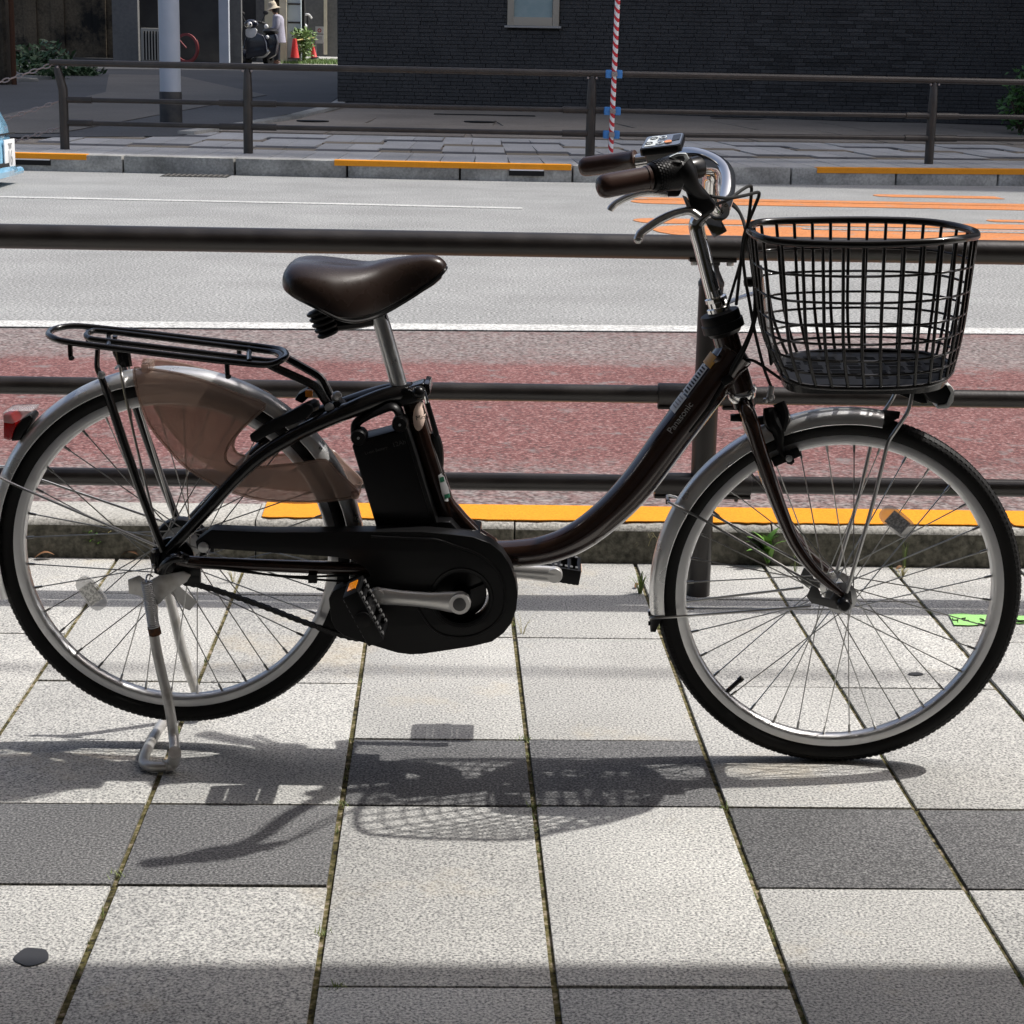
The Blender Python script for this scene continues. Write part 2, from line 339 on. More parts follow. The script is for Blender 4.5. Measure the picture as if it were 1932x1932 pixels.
# ================================================================== the setting
PX0, PY0, PW, PL = -1.0552, 2.1722, .3, .2985          # paving grid of the near pavement
def struct(name, mb, mats, **k): return tag(ob(name, mb, mats, **k), kind='structure')
# wide ground far below everything
struct('ground', MB().box((0, 120, -.30), (600, 420, .1)), M['alley_tar'])
pav = MB().box((0, 1.15, -.0555), (16, 6.2, .1))
pavement = struct('pavement', pav, M['joint'])
slab_me = {}
def slab(c0, r0, rows, dark, big=False):
    key = (rows, dark)
    if key not in slab_me:
        w, l = PW-.0088, PL*rows-.0060
        me = MB().box((0, 0, -.03), (w, l, .06)).mesh('paving_slab', M['slab_dark' if dark else 'slab'], bevel=.0018, seg=2)
        slab_me[key] = me
    o = put('paving_slab', slab_me[key], pavement, (PX0+(c0+.5)*PW+rnd.uniform(-.0008, .0008), PY0+(r0+rows/2)*PL+rnd.uniform(-.0006, .0006), rnd.uniform(-.0012, .0006)))
    o.rotation_euler = (rnd.uniform(-.0014, .0014), rnd.uniform(-.0014, .0014), rnd.uniform(-.0015, .0015))
for c in range(-4, 13):
    A = ((c+3)//2) % 2 == 0                  # pairs of columns alternate; columns 1, 2 are an A pair
    A = c in (-3, -2, 1, 2, 5, 6, 9, 10)
    if A: rows = [(6, 1, 0), (4, 2, 0), (2, 2, 0), (1, 1, 1), (-1, 2, 0), (-3, 2, 0)]
    else: rows = [(5, 2, 0), (3, 2, 0), (2, 1, 1), (0, 2, 0), (-2, 2, 0), (-4, 2, 0)]
    for r0, n, dk in rows: slab(c, r0, n, bool(dk))

# road: one sheet, with the red lane, the lines and the orange signs lying on it
KY0, KY1, KZ = 4.262, 4.442, .094
struct('road', MB().box((0, 12.3, -.05), (160, 15.9, .1)), M['asphalt'])
def sheet(name, pts, z, mat, th=.003):
    return struct(name, MB().prism([Vector((x, y, z)) for x, y in pts], (0, 0, th)), mat)
sheet('red_lane', [(-80, KY1), (80, KY1), (80, 11.5), (4, 8.42), (2.6, 8.33), (.28, 8.17), (-1.9, 8.04), (-6, 7.85), (-80, 5)], .0015, M['red'])
def strip(name, line, w, z, mat):
    L_ = [Vector((x, y, 0)) for x, y in line]; up_ = []; dn = []
    for i, q in enumerate(L_):
        t = (L_[min(i+1, len(L_)-1)]-L_[max(i-1, 0)]).normalized(); n = Vector((-t.y, t.x, 0)); up_.append(q+n*w/2); dn.append(q-n*w/2)
    return sheet(name, [(q.x, q.y) for q in up_]+[(q.x, q.y) for q in reversed(dn)], z, mat)
strip('lane_line', [(-30, 7.2), (-6, 8.0), (-1.92, 8.17), (.28, 8.30), (2.6, 8.44), (8, 8.8), (30, 10.4)], .19, .0047, M['white_paint'])
strip('lane_dash', [(-9, 16.3), (-3.69, 15.86), (-.9, 15.74), (.60, 15.60)], .16, .0015, M['white_paint'])
def capsule(x0, x1, y0, w, n=8, taper=1.5):
    pts = []
    for k in range(n+1):
        a = math.pi/2+math.pi*k/n; pts.append((x0+w*taper+math.cos(a)*w*taper, y0+math.sin(a)*w/2))
    pts += [(x1, y0-w/2), (x1, y0+w/2)]; return pts
for xa, xb, ya, yb, xe in ((1195, 1932, 412, 421, 12), (1232, 1932, 424.5, 445, 12), (1300, 1932, 421.6, 424, 9), (1862, 1932, 415, 419, 14)):
    P0 = onz(xa, (ya+yb)/2); q0 = onz(xa, ya); q1 = onz(xa, yb)
    if yb == 424: continue
    sheet('orange_road_marking', capsule(P0.x, xe, P0.y, q0.y-q1.y, taper=.35), .0015, M['orange_paint'])
sheet('orange_road_marking', capsule(2.6, 12, onz(1500, 433).y, .14, taper=.5), .006, M['asphalt'], .002)
for xa, ya, yb, xe in ((1168, 372, 376, 13), (1185, 377, 384, 13), (1640, 367, 371.5, 5.25)):
    q0 = onz(xa, ya); q1 = onz(xa, yb)
    sheet('orange_road_marking', capsule(q0.x, xe, (q0.y+q1.y)/2, (q0.y-q1.y), taper=.4), .0015, M['orange_paint'])

# near kerb of single blocks, orange on part of the top
kerb = empty('near_kerb', (0, KY0, 0)); tag(kerb, 'low concrete kerb behind the bicycle, orange paint along most of its top', 'kerb')
kprof = [(0, -.1), (0, KZ-.016), (.006, KZ-.004), (.018, KZ), (KY1-KY0-.01, KZ), (KY1-KY0, KZ-.01), (KY1-KY0, -.1)]
def kerb_block(x0, x1):
    mb = MB(); rings = [[Vector((x, y, z)) for y, z in kprof] for x in (x0, x1)]
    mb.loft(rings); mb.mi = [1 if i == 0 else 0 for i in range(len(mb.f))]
    return mb
x_or = onz(485, 972, KZ).x
for k in range(-10, 12):
    xa = x_or+.6*k+.002; xb = xa+.596
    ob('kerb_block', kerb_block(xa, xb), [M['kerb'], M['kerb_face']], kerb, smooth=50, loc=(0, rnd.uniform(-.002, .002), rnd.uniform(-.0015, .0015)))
def painted(x0, x1, name):
    mb = MB(); n = max(2, int((x1-x0)/.02)); f = []; bk = []
    for i in range(n+1):
        x = x0+(x1-x0)*i/n; e = .016+rnd.uniform(-.0035, .005) if 0 < i < n else .02
        f.append(Vector((x+(0 if 0 < i < n else rnd.uniform(-.004, .004)), e, KZ+.0022))); bk.append(Vector((x, KY1-KY0-.011, KZ+.0022)))
    mb.prism(f+bk[::-1], (0, 0, .0022)); return ob(name, mb, M['kerb_orange'], kerb)
painted(x_or+.012, 1.33, 'paint_stripe'); painted(1.338, 4.5, 'paint_stripe'); painted(-6, -1.75, 'paint_stripe')

# ------------------------------------------------------------------ guard fences
def fence_post(parent, base, h, r, mat, armdir, joints, rails_r, boltm, railtop):
    """post with a pinched head carrying the top rail, and sleeves for the lower rails"""
    mb = MB(); B0 = Vector(base)
    prof = [(0, 0), (r*1.02, 0), (r, .02), (r, h-.10), (r*1.05, h-.098), (r*1.05, h-.085), (r*.96, h-.078), (r*.6, h-.05), (r*.42, h-.03), (0, h-.03)]
    mb.lathe(prof, B0, n=18)
    return mb
FY = 4.0
def near_y(xp, yp): return ony(xp, yp, FY).z
nf = empty('guard_fence', (ony(1316, 1128, FY).x, FY, 0)); tag(nf, 'dark brown steel pipe fence with three rails right behind the bicycle', 'fence')
nl = nf.location
zt = (near_y(0, 447)+near_y(966, 459))/2; zm = near_y(966, 740); zl = near_y(966, 909)
def L0(x, z): return Vector((x-nl.x, 0, z))
xs = [-5+k*.5 for k in range(23)]
ob('top_rail', MB().tube([L0(x, zt+.0006*x) for x in xs], .0258, 18), M['rail'], nf)
ob('middle_rail', MB().tube([L0(x, zm) for x in xs], .0193, 16), M['rail'], nf)
ob('lower_rail', MB().tube([L0(x, zl) for x in xs], .0193, 16), M['rail'], nf)
for px_ in (nl.x-3.0, nl.x, nl.x+3.0):
    d = Vector((px_-nl.x, 0, 0)); hp = zt-.026
    mb = MB(); r = .0265
    mb.lathe([(0, 0), (r, 0), (r, hp-.055), (r*1.06, hp-.054), (r*1.06, hp-.046), (r*.97, hp-.042), (r*.62, hp-.022), (r*.5, hp-.004), (0, hp-.004)], d, n=20)
    po = ob('post', mb, M['rail'], nf, smooth=40)
    mb = MB().box(d+Vector((0, 0, hp+.001)), (.10, .034, .008)); mb.box(d+Vector((0, 0, hp-.004)), (.03, .03, .012))
    ob('saddle_plate', mb, M['rail'], po, bevel=.002)
    for s in (-1, 1):
        ob('bolt', MB().lathe([(0, -.008), (.007, -.008), (.008, -.004), (.008, 0), (0, 0)], d+Vector((s*.038, 0, hp-.003)), n=10), M['steel'], po)
    for z in (zm, zl):
        for s in (-1, 1):
            mb = MB().tube([d+Vector((s*.022, 0, z)), d+Vector((s*.105, 0, z))], .0248, 16)
            sl_ = ob('sleeve', mb, M['rail'], po, bevel=.003)
            mb = MB().box(d+Vector((s*.07, -.001, z-.027)), (.07, .024, .007)); mb.lathe([(0, -.008), (.0045, -.008), (.0045, 0), (0, 0)], d+Vector((s*.075, 0, z-.030)), n=8)
            ob('clamp_lip', mb, M['rail'], po, bevel=.002)

# ------------------------------------------------------------------ far side of the road
FK = [(-40, 21.6), (-12, 20.3), (-4.4, 19.72), (-1.0, 19.45), (1.12, 19.38), (2.8, 19.58), (6.1, 20.2), (12, 21.5), (40, 28)]
FK = [(p.x, p.y) for p in cr([Vector((x, y, 0)) for x, y in FK], 6)]
def fk(x, off=0.0):
    for (x0, y0), (x1, y1) in zip(FK, FK[1:]):
        if x0 <= x <= x1:
            t = (x-x0)/(x1-x0); return y0+(y1-y0)*t+off
    return 21+off
FZ, FS = .17, .027
def fz(x, y): return FZ-.004+FS*(y-(fk(x)+.4))
def fground(x, y):                        # picture point to the rising ground beyond the far kerb
    v = ray(x, y); z0 = FZ-FS*19.9; t = (z0-CAMH)/(v.z-FS*v.y); P = CAM+v*t; return Vector((P.x, P.y, fz(P.x, P.y)))
# apron and alley as one rising terrain sheet
mb = MB(); gx = [-30+k*1.0 for k in range(61)]; offs = [0.12, 1.0, 2.2, 3.6, 6, 9, 12, 16, 22, 30, 45]
vs = [Vector((x, fk(x, o_), fz(x, fk(x, o_))-.006)) for o_ in offs for x in gx]; n = len(gx)
mb.add(vs, [(i*n+k, i*n+k+1, (i+1)*n+k+1, (i+1)*n+k) for i in range(len(offs)-1) for k in range(n-1)])
apron = struct('far_pavement', mb, M['far_ground'])
fslab = {}
def far_slab(x, off, w, l, key):
    if (key, w, l) not in fslab: fslab[(key, w, l)] = MB().box((0, 0, 0), (w-.008, l-.008, .02)).mesh('paving_slab', M[key])
    y = fk(x, off+l/2); sl_ = (fk(x+.2, 0)-fk(x-.2, 0))/.4
    o = put('paving_slab', fslab[(key, w, l)], apron, (x, y, FZ-.004+FS*(y-fk(x)-.4)-.001+rnd.uniform(-.0006, .0006))); o.rotation_euler = (FS, 0, math.atan(sl_)); return o
W_ = .345
for k in range(-15, 21):
    x = k*W_+.1; A = (k//2) % 2 == 0
    pat = [(.19, 1.2, 'far_slab')]
    pat += [(1.40, .3, 'far_slab_dark'), (1.71, .9, 'far_slab'), (2.62, .32, 'far_slab_brown'), (2.95, 1.2, 'far_slab')] if A else [(1.40, .3, 'far_slab_brown'), (1.71, .3, 'far_slab_dark'), (2.02, 1.2, 'far_slab'), (3.23, .3, 'far_slab_dark'), (3.54, .6, 'far_slab')]
    if x < -4.6: pat = pat[:2]
    for o_, l, key in pat: far_slab(x, o_, W_, l, key)
for k in range(-1, 6):                    # broad flags in front of the brick wall
    for j in range(2):
        x = -.6+k*1.7+.4*j; far_slab(x, 4.4+j*2.4, 1.7, 2.4, 'far_ground')
# alley surface
def quad(name, pts, mat, dz):
    P = [fground(*q) for q in pts]
    return tag(ob(name, MB().prism([q+Vector((0, 0, dz)) for q in P], (0, 0, .002)), mat), kind='structure')
def onf(x, y, dz): return Vector((x, y, fz(x, y)+dz))
mb = MB(); al = [(-30, fk(-8)+2.2), (-5.2, fk(-5)+2.3), (-3.2, fk(-3.2)+3.2), (-1.95, 30.3), (-1.9, 52.5), (-30, 53)]
q_ = [onf(x, y, .012) for x, y in al]
mb.prism(q_, (0, 0, .004)); tag(ob('alley', mb, M['alley_tar']), kind='structure')
mb = MB(); mb.prism([onf(x, y, .022) for x, y in ((-6.1, 22.4), (-4.6, 22.9), (-3.2, 34), (-6.0, 43), (-7.5, 43), (-6.0, 34))], (0, 0, .004)); tag(ob('alley_strip', mb, M['alley_old']), kind='structure')
mb = MB()
for (xa, ya), (xb, yb) in zip([(-3.25, 23.2), (-2.3, 27), (-1.9, 30.4)], [(-2.3, 27), (-1.9, 30.4), (-1.86, 34)]):
    a_ = onf(xa, ya, 0); c_ = onf(xb, yb, 0); mb.prism([a_, c_, c_+Vector((.2, 0, 0)), a_+Vector((.2, 0, 0))], (0, 0, .05))
ob('alley_kerb', mb, M['kerb'], apron)
# sunlit yard at the end of the alley
tag(ob('yard', MB().prism([onf(x, y, .03) for x, y in ((-12, 52.6), (8, 52.6), (8, 70), (-12, 70))], (0, 0, .01)), M['kerb']), kind='structure')

# far kerb blocks
fkb = empty('far_kerb', (0, fk(0), 0)); tag(fkb, 'weathered concrete kerb across the road with short orange painted stretches', 'kerb')
x = -9.0; blk = []
while x < 12:
    xb = x+1.14; ya, yb = fk(x), fk(xb); ang = math.atan2(yb-ya, xb-x); ln = math.hypot(xb-x, yb-ya)-.02
    mb = MB().box((ln/2, .09, FZ/2-.05), (ln, .18, FZ+.1))
    k = ob('kerb_block', mb, [M['kerb_far']], fkb, bevel=.012, loc=(x, ya-fk(0), 0), rot=(0, 0, ang)); blk.append((x, xb, ya, ang, ln, k)); x = xb
for xa, xb in ((-9, onz(248, 300).x), (onz(657, 310).x, onz(1050, 318).x), (onz(1458, 322).x, onz(1856, 325).x)):
    n = max(2, int((xb-xa)/.3)); f = [Vector((xa+(xb-xa)*i/n, fk(xa+(xb-xa)*i/n)-fk(0)+.004, FZ+.003)) for i in range(n+1)]
    pr_ = ((-.008, -.050), (-.008, .004), (-.002, .006), (.155, .006), (.155, -.002), (.006, -.002), (.006, -.050))
    mb = MB().loft([[Vector((q.x, q.y+y_, FZ+z_)) for y_, z_ in pr_] for q in f])
    ob('paint_stripe', mb, M['kerb_orange'], fkb)
for xp, yp, wpx in ((-5, 303, 75), (990, 329, 66), (1920, 338, 60)):
    P = onz(xp, 338); y = fk(P.x)
    w = wpx/FOC*y; c = Vector((P.x, y-fk(0)-.004, .085)); sl_ = math.atan((fk(P.x+.2)-fk(P.x-.2))/.4)
    mb = MB().box((0, 0, 0), (w, .012, .055)); ob('drain_slot', mb, M['slot'], fkb, loc=c, rot=(0, 0, sl_))
    ob('slot_edge', MB().box((0, -.004, .03), (w*.96, .016, .012)), M['whitep'], fkb, loc=c, rot=(0, 0, sl_))
# drain grating in the gutter
gr = empty('drain_grate', onz(370, 332)+Vector((0, 0, .002))); tag(gr, 'flat steel drain grating set in the road by the far kerb', 'drain')
ob('grate_frame', MB().box((0, 0, 0), (.66, .42, .004)), M['slot'], gr)
for k in range(12): ob('grate_bar', MB().box((-.29+k*.053, 0, .004), (.02, .38, .006)), M['alley_old'], gr)

# far fence
ff = empty('guard_fence', (0, fk(0)+.8, FZ)); tag(ff, 'dark brown three rail pipe fence along the far pavement', 'fence')
fl = ff.location
def fpos(x, z): return Vector((x, fk(x, .8), z))-fl
posts_x = [ony(123, 283, 20.5).x, ony(467, 293, 20.25).x, ony(1113, 290, 20.2).x, ony(1753, 310, 20.8).x, 9.0]
ztf = 1.075; zmf, zlf = .70, .46
mb = MB(); XS = [posts_x[0]-.13]+[posts_x[0]+.35*k for k in range(1, 40)]
for nm, z, r in (('top_rail', ztf, .034), ('middle_rail', zmf, .026), ('lower_rail', zlf, .026)):
    X_ = [x for x in XS if x < 11]
    if nm != 'top_rail': X_[0] = posts_x[0]
    ob(nm, MB().tube([fpos(x, z) for x in X_], r, 10), M['railfar'], ff)
for i, x in enumerate(posts_x):
    bent = .05 if i in (0,) else 0
    c = fpos(x, 0); pts = [c+Vector((0, 0, .1)), c+Vector((0, 0, zmf-.05)), c+Vector((0, 0, zmf+.1)), c+Vector((-.0-bent, 0, ztf-.07)), c+Vector((-bent, 0, ztf-.02))]
    po = ob('post', MB().tube(pts, [.05, .05, .05, .042, .025], 12), M['railfar'], ff)
    for s in (-1, 1):
        ob('bolt', MB().ball(c+Vector((s*.045, -.035, ztf-.045)), .013, 8), M['chain'], po)
        if i == 0 and s < 0: continue
        for z in (zmf, zlf): ob('sleeve', MB().tube([fpos(x+s*.04, z), fpos(x+s*.3, z)], .036, 10), M['railfar'], po)
# chains tied to the end of the far fence
for zc, xe, ze in ((ztf, -7.5, .66), (zmf-.02, -7.5, .28), (zlf-.05, -7.2, .2)):
    a_ = Vector((posts_x[0]-.05, fk(posts_x[0], .8), zc)); c_ = Vector((xe, fk(xe, .8), ze))
    ch = empty('barrier_chain', a_); tag(ch, {ztf: 'upper steel chain hanging from the end of the far fence', zmf-.02: 'middle steel chain hanging from the far fence end post'}.get(zc, 'lowest steel chain hanging from the far fence end post'), 'chain')
    N_ = 46; lm = MB().tube([Vector((.045*math.cos(a), .018*math.sin(a), 0)) for a in [2*math.pi*i/10 for i in range(10)]], .0075, 5, closed=True).mesh('link', M['chain'])
    P = [a_.lerp(c_, k/N_)+Vector((0, 0, -.25*math.sin(math.pi*k/N_))) for k in range(N_+1)]
    for k in range(N_):
        d = P[k+1]-P[k]; o = put('link', lm, ch, (P[k]+P[k+1])/2-a_); o.rotation_euler = (0 if k % 2 else R(90), -math.atan2(d.z, math.hypot(d.x, d.y))*(-1 if d.x < 0 else 1), math.atan2(d.y, d.x)+ (math.pi if d.x < 0 else 0))
        q = d.to_track_quat('X', 'Z'); o.rotation_euler = (q @ Vector((1, 0, 0)).to_track_quat('X', 'Z').inverted()).to_euler() if False else (q.to_matrix() @ Matrix.Rotation(R(90)*(k % 2), 3, 'X')).to_euler()

# striped pole clamped to the far fence
A0 = ony(1152, 288, 20.05); A1 = ony(1166, -20, 20.05)
sp = empty('striped_pole', A0); tag(sp, 'thin red and white striped pole clamped upright to the far fence', 'pole')
L_ = (A1-A0).length*1.6; dv = (A1-A0).normalized(); nst = 30
ob('pole_tube', MB().tube([Vector((0, 0, 0)), dv*L_], .027, 12), M['whitep'], sp)
e1 = dv.orthogonal().normalized(); e2 = dv.cross(e1)
for k in range(nst):                      # helical red tape
    mb = MB(); z0 = k*L_/nst; vs = []
    for i in range(13):
        a = 2*math.pi*i/12; zz = z0+ L_/nst*.42*(1+math.sin(a))*.9
        for dz in (0, L_/nst*.45): vs.append(dv*(zz+dz)+(e1*math.cos(a)+e2*math.sin(a))*.0282)
    mb.add(vs, [(2*i, 2*i+2, 2*i+3, 2*i+1) for i in range(12)]); ob('tape_stripe', mb, M['redp'], sp)
for z in (ztf, zmf, zlf):
    c = dv*((z-A0.z)/dv.z)
    for s in (-1, 1): ob('clamp', MB().box(c+Vector((s*.055, .02, 0)), (.06, .09, .085)), M['blueplastic'], sp, bevel=.012)
    ob('clamp_bolt', MB().box(c+Vector((0, -.03, 0)), (.06, .03, .05)), M['chain'], sp, bevel=.008)

# ------------------------------------------------------------------ black brick building
W0 = fground(637, 197); W0.z = 0; W1 = fground(1840, 232); W1.z = 0
wd_ = (W1-W0).normalized(); wn = Vector((wd_.y, -wd_.x, 0))
bb_ = empty('brick_building', (W0.x, W0.y, 0)); tag(bb_, 'building clad in narrow black brick across the road', 'building')
zb0 = .40; LEN = 12.0
wt = ony(966, 45, 29.7).z
win0 = (ony(962, 30, 29.9).x-W0.x)/wd_.x; win1 = (ony(1062, 30, 29.8).x-W0.x)/wd_.x; winz = ony(1010, 46, 29.8).z
def wp(s, z, out=0.0): return Vector((0, 0, 0))+wd_*s+wn*out+Vector((0, 0, z))
HB = 9.0
ob('wall', MB().prism([wp(0, -.2), wp(LEN, -.2), wp(LEN, HB), wp(0, HB)], -wn*21.0), M['brickbed'], bb_)
bl, bh = .26, .058; zc = zb0+.02; row = 0; bricks = []
while zc < 2.75:
    s = -rnd.random()*bl
    while s < LEN:
        l = bl*rnd.choice((1, 1, 1, .72)); a_, e_ = max(s, 0), min(s+l-.008, LEN)
        if zc+bh > winz-.04 and a_ < win1 and e_ > win0:      # cut the bricks at the window opening
            for a2, e2 in ((a_, min(e_, win0-.004)), (max(a_, win1+.004), e_)):
                if e2-a2 > .02: bricks.append((a2, e2, zc))
        elif e_-a_ > .03: bricks.append((a_, e_, zc))
        s += l
    zc += bh; row += 1
bricks.sort(key=lambda t: (wp((t[0]+t[1])/2, t[2]+.0)+bb_.location-CAM).length + (0 if t[2] < 2.1 else 50) + (40 if (t[0]+t[1])/2 > 9.8 else 0) + (8 if t[2]<.62 else 0))
rest = MB()
def brick_mb(mb, a_, e_, z):
    out = rnd.uniform(.004, .022); f = [wp(a_, z, 0), wp(e_, z, 0), wp(e_, z+bh-.009, 0), wp(a_, z+bh-.009, 0)]
    o1 = [q+wn*out+Vector((0, 0, rnd.uniform(-.001, .001))) for q in f]
    n = len(mb.v); mb.v += [tuple(q) for q in f+o1]
    for q in ((4, 5, 6, 7), (0, 1, 5, 4), (1, 2, 6, 5), (2, 3, 7, 6), (3, 0, 4, 7)): mb.f.append(tuple(i+n for i in q)); mb.mi.append(0)
for i, (a_, e_, z) in enumerate(bricks):
    if i < 300:
        mb = MB(); brick_mb(mb, a_, e_, z); ob('brick', mb, M['brick'], bb_)
    else: brick_mb(rest, a_, e_, z)
tag(ob('brick_courses', rest, M['brick'], bb_), kind='stuff')
up = MB()
# window with its frame, pane and sill
fr = MB(); zt_ = winz+1.2
for a_, c_, z0, z1 in ((win0, win0+.10, winz, zt_), (win1-.10, win1, winz, zt_), (win0+.10, win1-.10, winz, winz+.13), (win0+.10, win1-.10, zt_-.1, zt_)):
    fr.prism([wp(a_, z0, .0), wp(c_, z0, 0), wp(c_, z1, 0), wp(a_, z1, 0)], wn*.06)
wf = ob('window', fr, pm('window_frame', (.46, .40, .31), .5), bb_, bevel=.006)
ob('pane', MB().prism([wp(win0+.1, winz+.13, .012), wp(win1-.1, winz+.13, .012), wp(win1-.1, zt_-.1, .012), wp(win0+.1, zt_-.1, .012)], wn*.006), pm('frosted_pane', (.30, .40, .40), .15, c2=(.36, .45, .44), scale=6), wf)
ob('sill', MB().prism([wp(win0-.04, winz-.035, .0), wp(win1+.04, winz-.035, 0), wp(win1+.04, winz-.003, 0), wp(win0-.04, winz-.003, 0)], wn*.09), pm('sill', (.4, .38, .35), .5), wf, bevel=.004)
# small covers on the ground before the wall
for xp, yp, w, l in ((914, 219, 1.5, .35), (1390, 222, .8, .2)):
    P = fground(xp, yp); o = tag(ob('ground_grate', MB().box((0, 0, 0), (w, l, .01)), M['slot'], loc=P+Vector((0, 0, .018))), 'long dark ground grating near the black brick wall' if w > 1 else 'short dark ground grating right of the long one, near the brick wall', 'grating')
for xp, yp, t_ in ((590, 230, 'round dark manhole cover by the alley kerb'), (905, 232, 'round dark cover in front of the long ground grating')):
    P = fground(xp, yp); tag(ob('manhole_cover', MB().lathe([(0, 0), (.22, 0), (.22, .012), (.19, .014), (0, .014)], n=20), M['slot'], loc=P+Vector((0, 0, .012))), t_, 'manhole cover')

# unseen tower added on the right, shaped to shade the far pavement
tag(ob('shade_tower', MB().prism([Vector((9.6, 25.3, 0)), Vector((60, 21.0, 0)), Vector((60, 47, 0)), Vector((9.6, 51, 0))], (0, 0, 31)), M['greywall']), 'plain grey tower block added out of view on the right to shade the far pavement', 'building')
# shop front and canopy over the near pavement, behind and above the camera
M['shopwall'] = grain('shop_wall', [(.3, (.38, .37, .35)), (.7, (.46, .45, .43))], 12, (.85, 1.1), .8, .8, 0)
sh_ = empty('shop_building', (0, -2.2, 0)); tag(sh_, 'shop building behind the camera with a deep canopy over the pavement', 'building')
CZ = 2.75; CE = 2.235+.155*CZ
ob('wall', MB().box((0, -.3, 3.0), (40, .4, 6.4)), M['shopwall'], sh_)
ob('canopy', MB().box((0, (CE+2.2)/2-.05, CZ+.11), (40, CE+2.2+.1, .22)), M['shopwall'], sh_)

# ------------------------------------------------------------------ alley on the left
wx0, wx1 = ony(10, 100, 51.2).x, ony(220, 100, 51.2).x
lw = empty('old_wall', ((wx0+wx1)/2, 51.2, .95)); tag(lw, 'stained brown concrete wall on the left side of the alley', 'wall')
ll = lw.location
ob('wall_face', MB().box((0, .2, 2.2), (wx1-wx0, .4, 6)), M['oldwall'], lw)
for xp in (60, 112, 190): ob('wall_pier', MB().box((ony(xp, 100, 51.2).x-ll.x, -.03, 2.2), (.34, .12, 6)), M['oldwall'], lw, bevel=.02)
ob('wall_foot', MB().box((0, -.1, .05), (wx1-wx0, .25, .3)), M['darkwall'], lw, bevel=.03)
gx0 = ony(14, 150, 36.5).x
gp = empty('gate_pier', (gx0-.4, 36.5, .6)); tag(gp, 'brown ribbed gate pier at the upper left picture corner', 'pier')
ob('pier_body', MB().box((0, .3, 2.4), (.8, .6, 5.2)), M['oldwall'], gp, bevel=.02)
for k in range(5): ob('pier_rib', MB().box((-.34+.17*k, -.015, 2.4), (.05, .05, 5.2)), M['oldwall'], gp, bevel=.008)
ob('rain_pipe', MB().tube([Vector((.5, .1, -.1)), Vector((.5, .1, 5))], .05, 10), M['rust'], gp)
def panel(name, x0, y0, x1, y1, Y, mat, label=None, cat=None, th=.3, parent=None):
    a_, c_ = ony(x0, y1, Y), ony(x1, y1, Y); zt = ony((x0+x1)/2, y0, Y).z; z0 = min(a_.z, c_.z)
    o = ob(name, MB().prism([Vector((a_.x, Y, z0)), Vector((c_.x, Y, z0)), Vector((c_.x, Y, zt)), Vector((a_.x, Y, zt))], (0, th, 0)), mat, parent)
    if label: tag(o, label, cat)
    return o
hs = empty('alley_house', (ony(330, 120, 51).x, 51.0, 1.0)); tag(hs, 'shaded old house closing the alley, with posts and a dark entrance', 'building')
def hp(name, x0, y0, x1, y1, Y, mat, th=.3):
    a_, c_ = ony(x0, y1, Y), ony(x1, y1, Y); zt = ony((x0+x1)/2, y0, Y).z; z0 = min(a_.z, c_.z)
    return ob(name, MB().prism([q-hs.location for q in (Vector((a_.x, Y, z0)), Vector((c_.x, Y, z0)), Vector((c_.x, Y, zt)), Vector((a_.x, Y, zt)))], (0, th, 0)), mat, hs)
hp('wall', 214, -60, 262, 124, 50.5, M['greywall']); hp('wall', 256, -60, 300, 122, 52.0, M['darkwall'])
hp('entrance', 296, -60, 420, 122, 53.2, M['darkwall']); hp('post', 414, -60, 432, 119, 51.2, M['polewhite']); hp('wall', 432, -60, 456, 119, 51.8, M['greywall'])
hp('door_recess', 454, -60, 486, 119, 55.0, M['darkwall']); hp('curtain', 484, -60, 500, 119, 54.6, M['greywall']); hp('curtain', 500, -60, 517, 119, 54.5, M['cream']); hp('wall', 516, -60, 530, 119, 55.2, M['oldwall'])  # cream curtain panel is made paler to stand for sunlight on it
hp('post', 528, -60, 541, 118, 54.0, M['cream'])
sd = hp('shutter_door', 541, -60, 568, 117, 54.2, M['paleblue'])
for yy in (6, 41): hp('door_seam', 543, yy, 567, yy+3, 54.18, M['poleband'], .02)
hp('door_recess', 568, -60, 575, 116, 55.0, M['slot'])
panel('grey_block_wall', 574, -60, 660, 106, 58, M['greywall'], 'plain grey block wall behind the yard at the end of the alley', 'wall')
hp('drain_pipe', 611, -60, 617, 103, 57.8, M['cream'], .1)

# utility pole
P = fground(323, 236); up_ = empty('utility_pole', P); tag(up_, 'pale grey utility pole with a dark band round its foot', 'pole')
ob('pole_shaft', MB().lathe([(.135, .4), (.128, 7), (0, 7)], n=20), M['polewhite'], up_)
ob('foot_band', MB().lathe([(0, 0), (.146, 0), (.146, .42), (.14, .43), (0, .43)], n=20), M['poleband'], up_)

# overhead cable across the near side of the road, out of frame
oc = [Vector((x, 3.45+.155*6.2, 6.2+.0025*x*x)) for x in range(-24, 25, 2)]
tag(ob('overhead_cable', MB().tube(oc, .016, 8), M['poleband']), 'black overhead cable strung high above the near kerb', 'cable')
# ================================================================== the bicycle
bike = empty('bicycle', BO, PSI); bike.rotation_euler = (LEAN, 0, PSI); tag(bike, 'dark brown electric city bicycle with wire front basket and rear rack on the pavement', 'bicycle')
Y3 = Vector((0, -1, 0))                   # towards the near side
def bp(name, mb, mat, parent=None, **k): return ob(name, mb, mat, parent or bike, **k)
RW, HF, HR = .296, Vector((-.011, 0, .297)), Vector((-1.096, 0, .337))

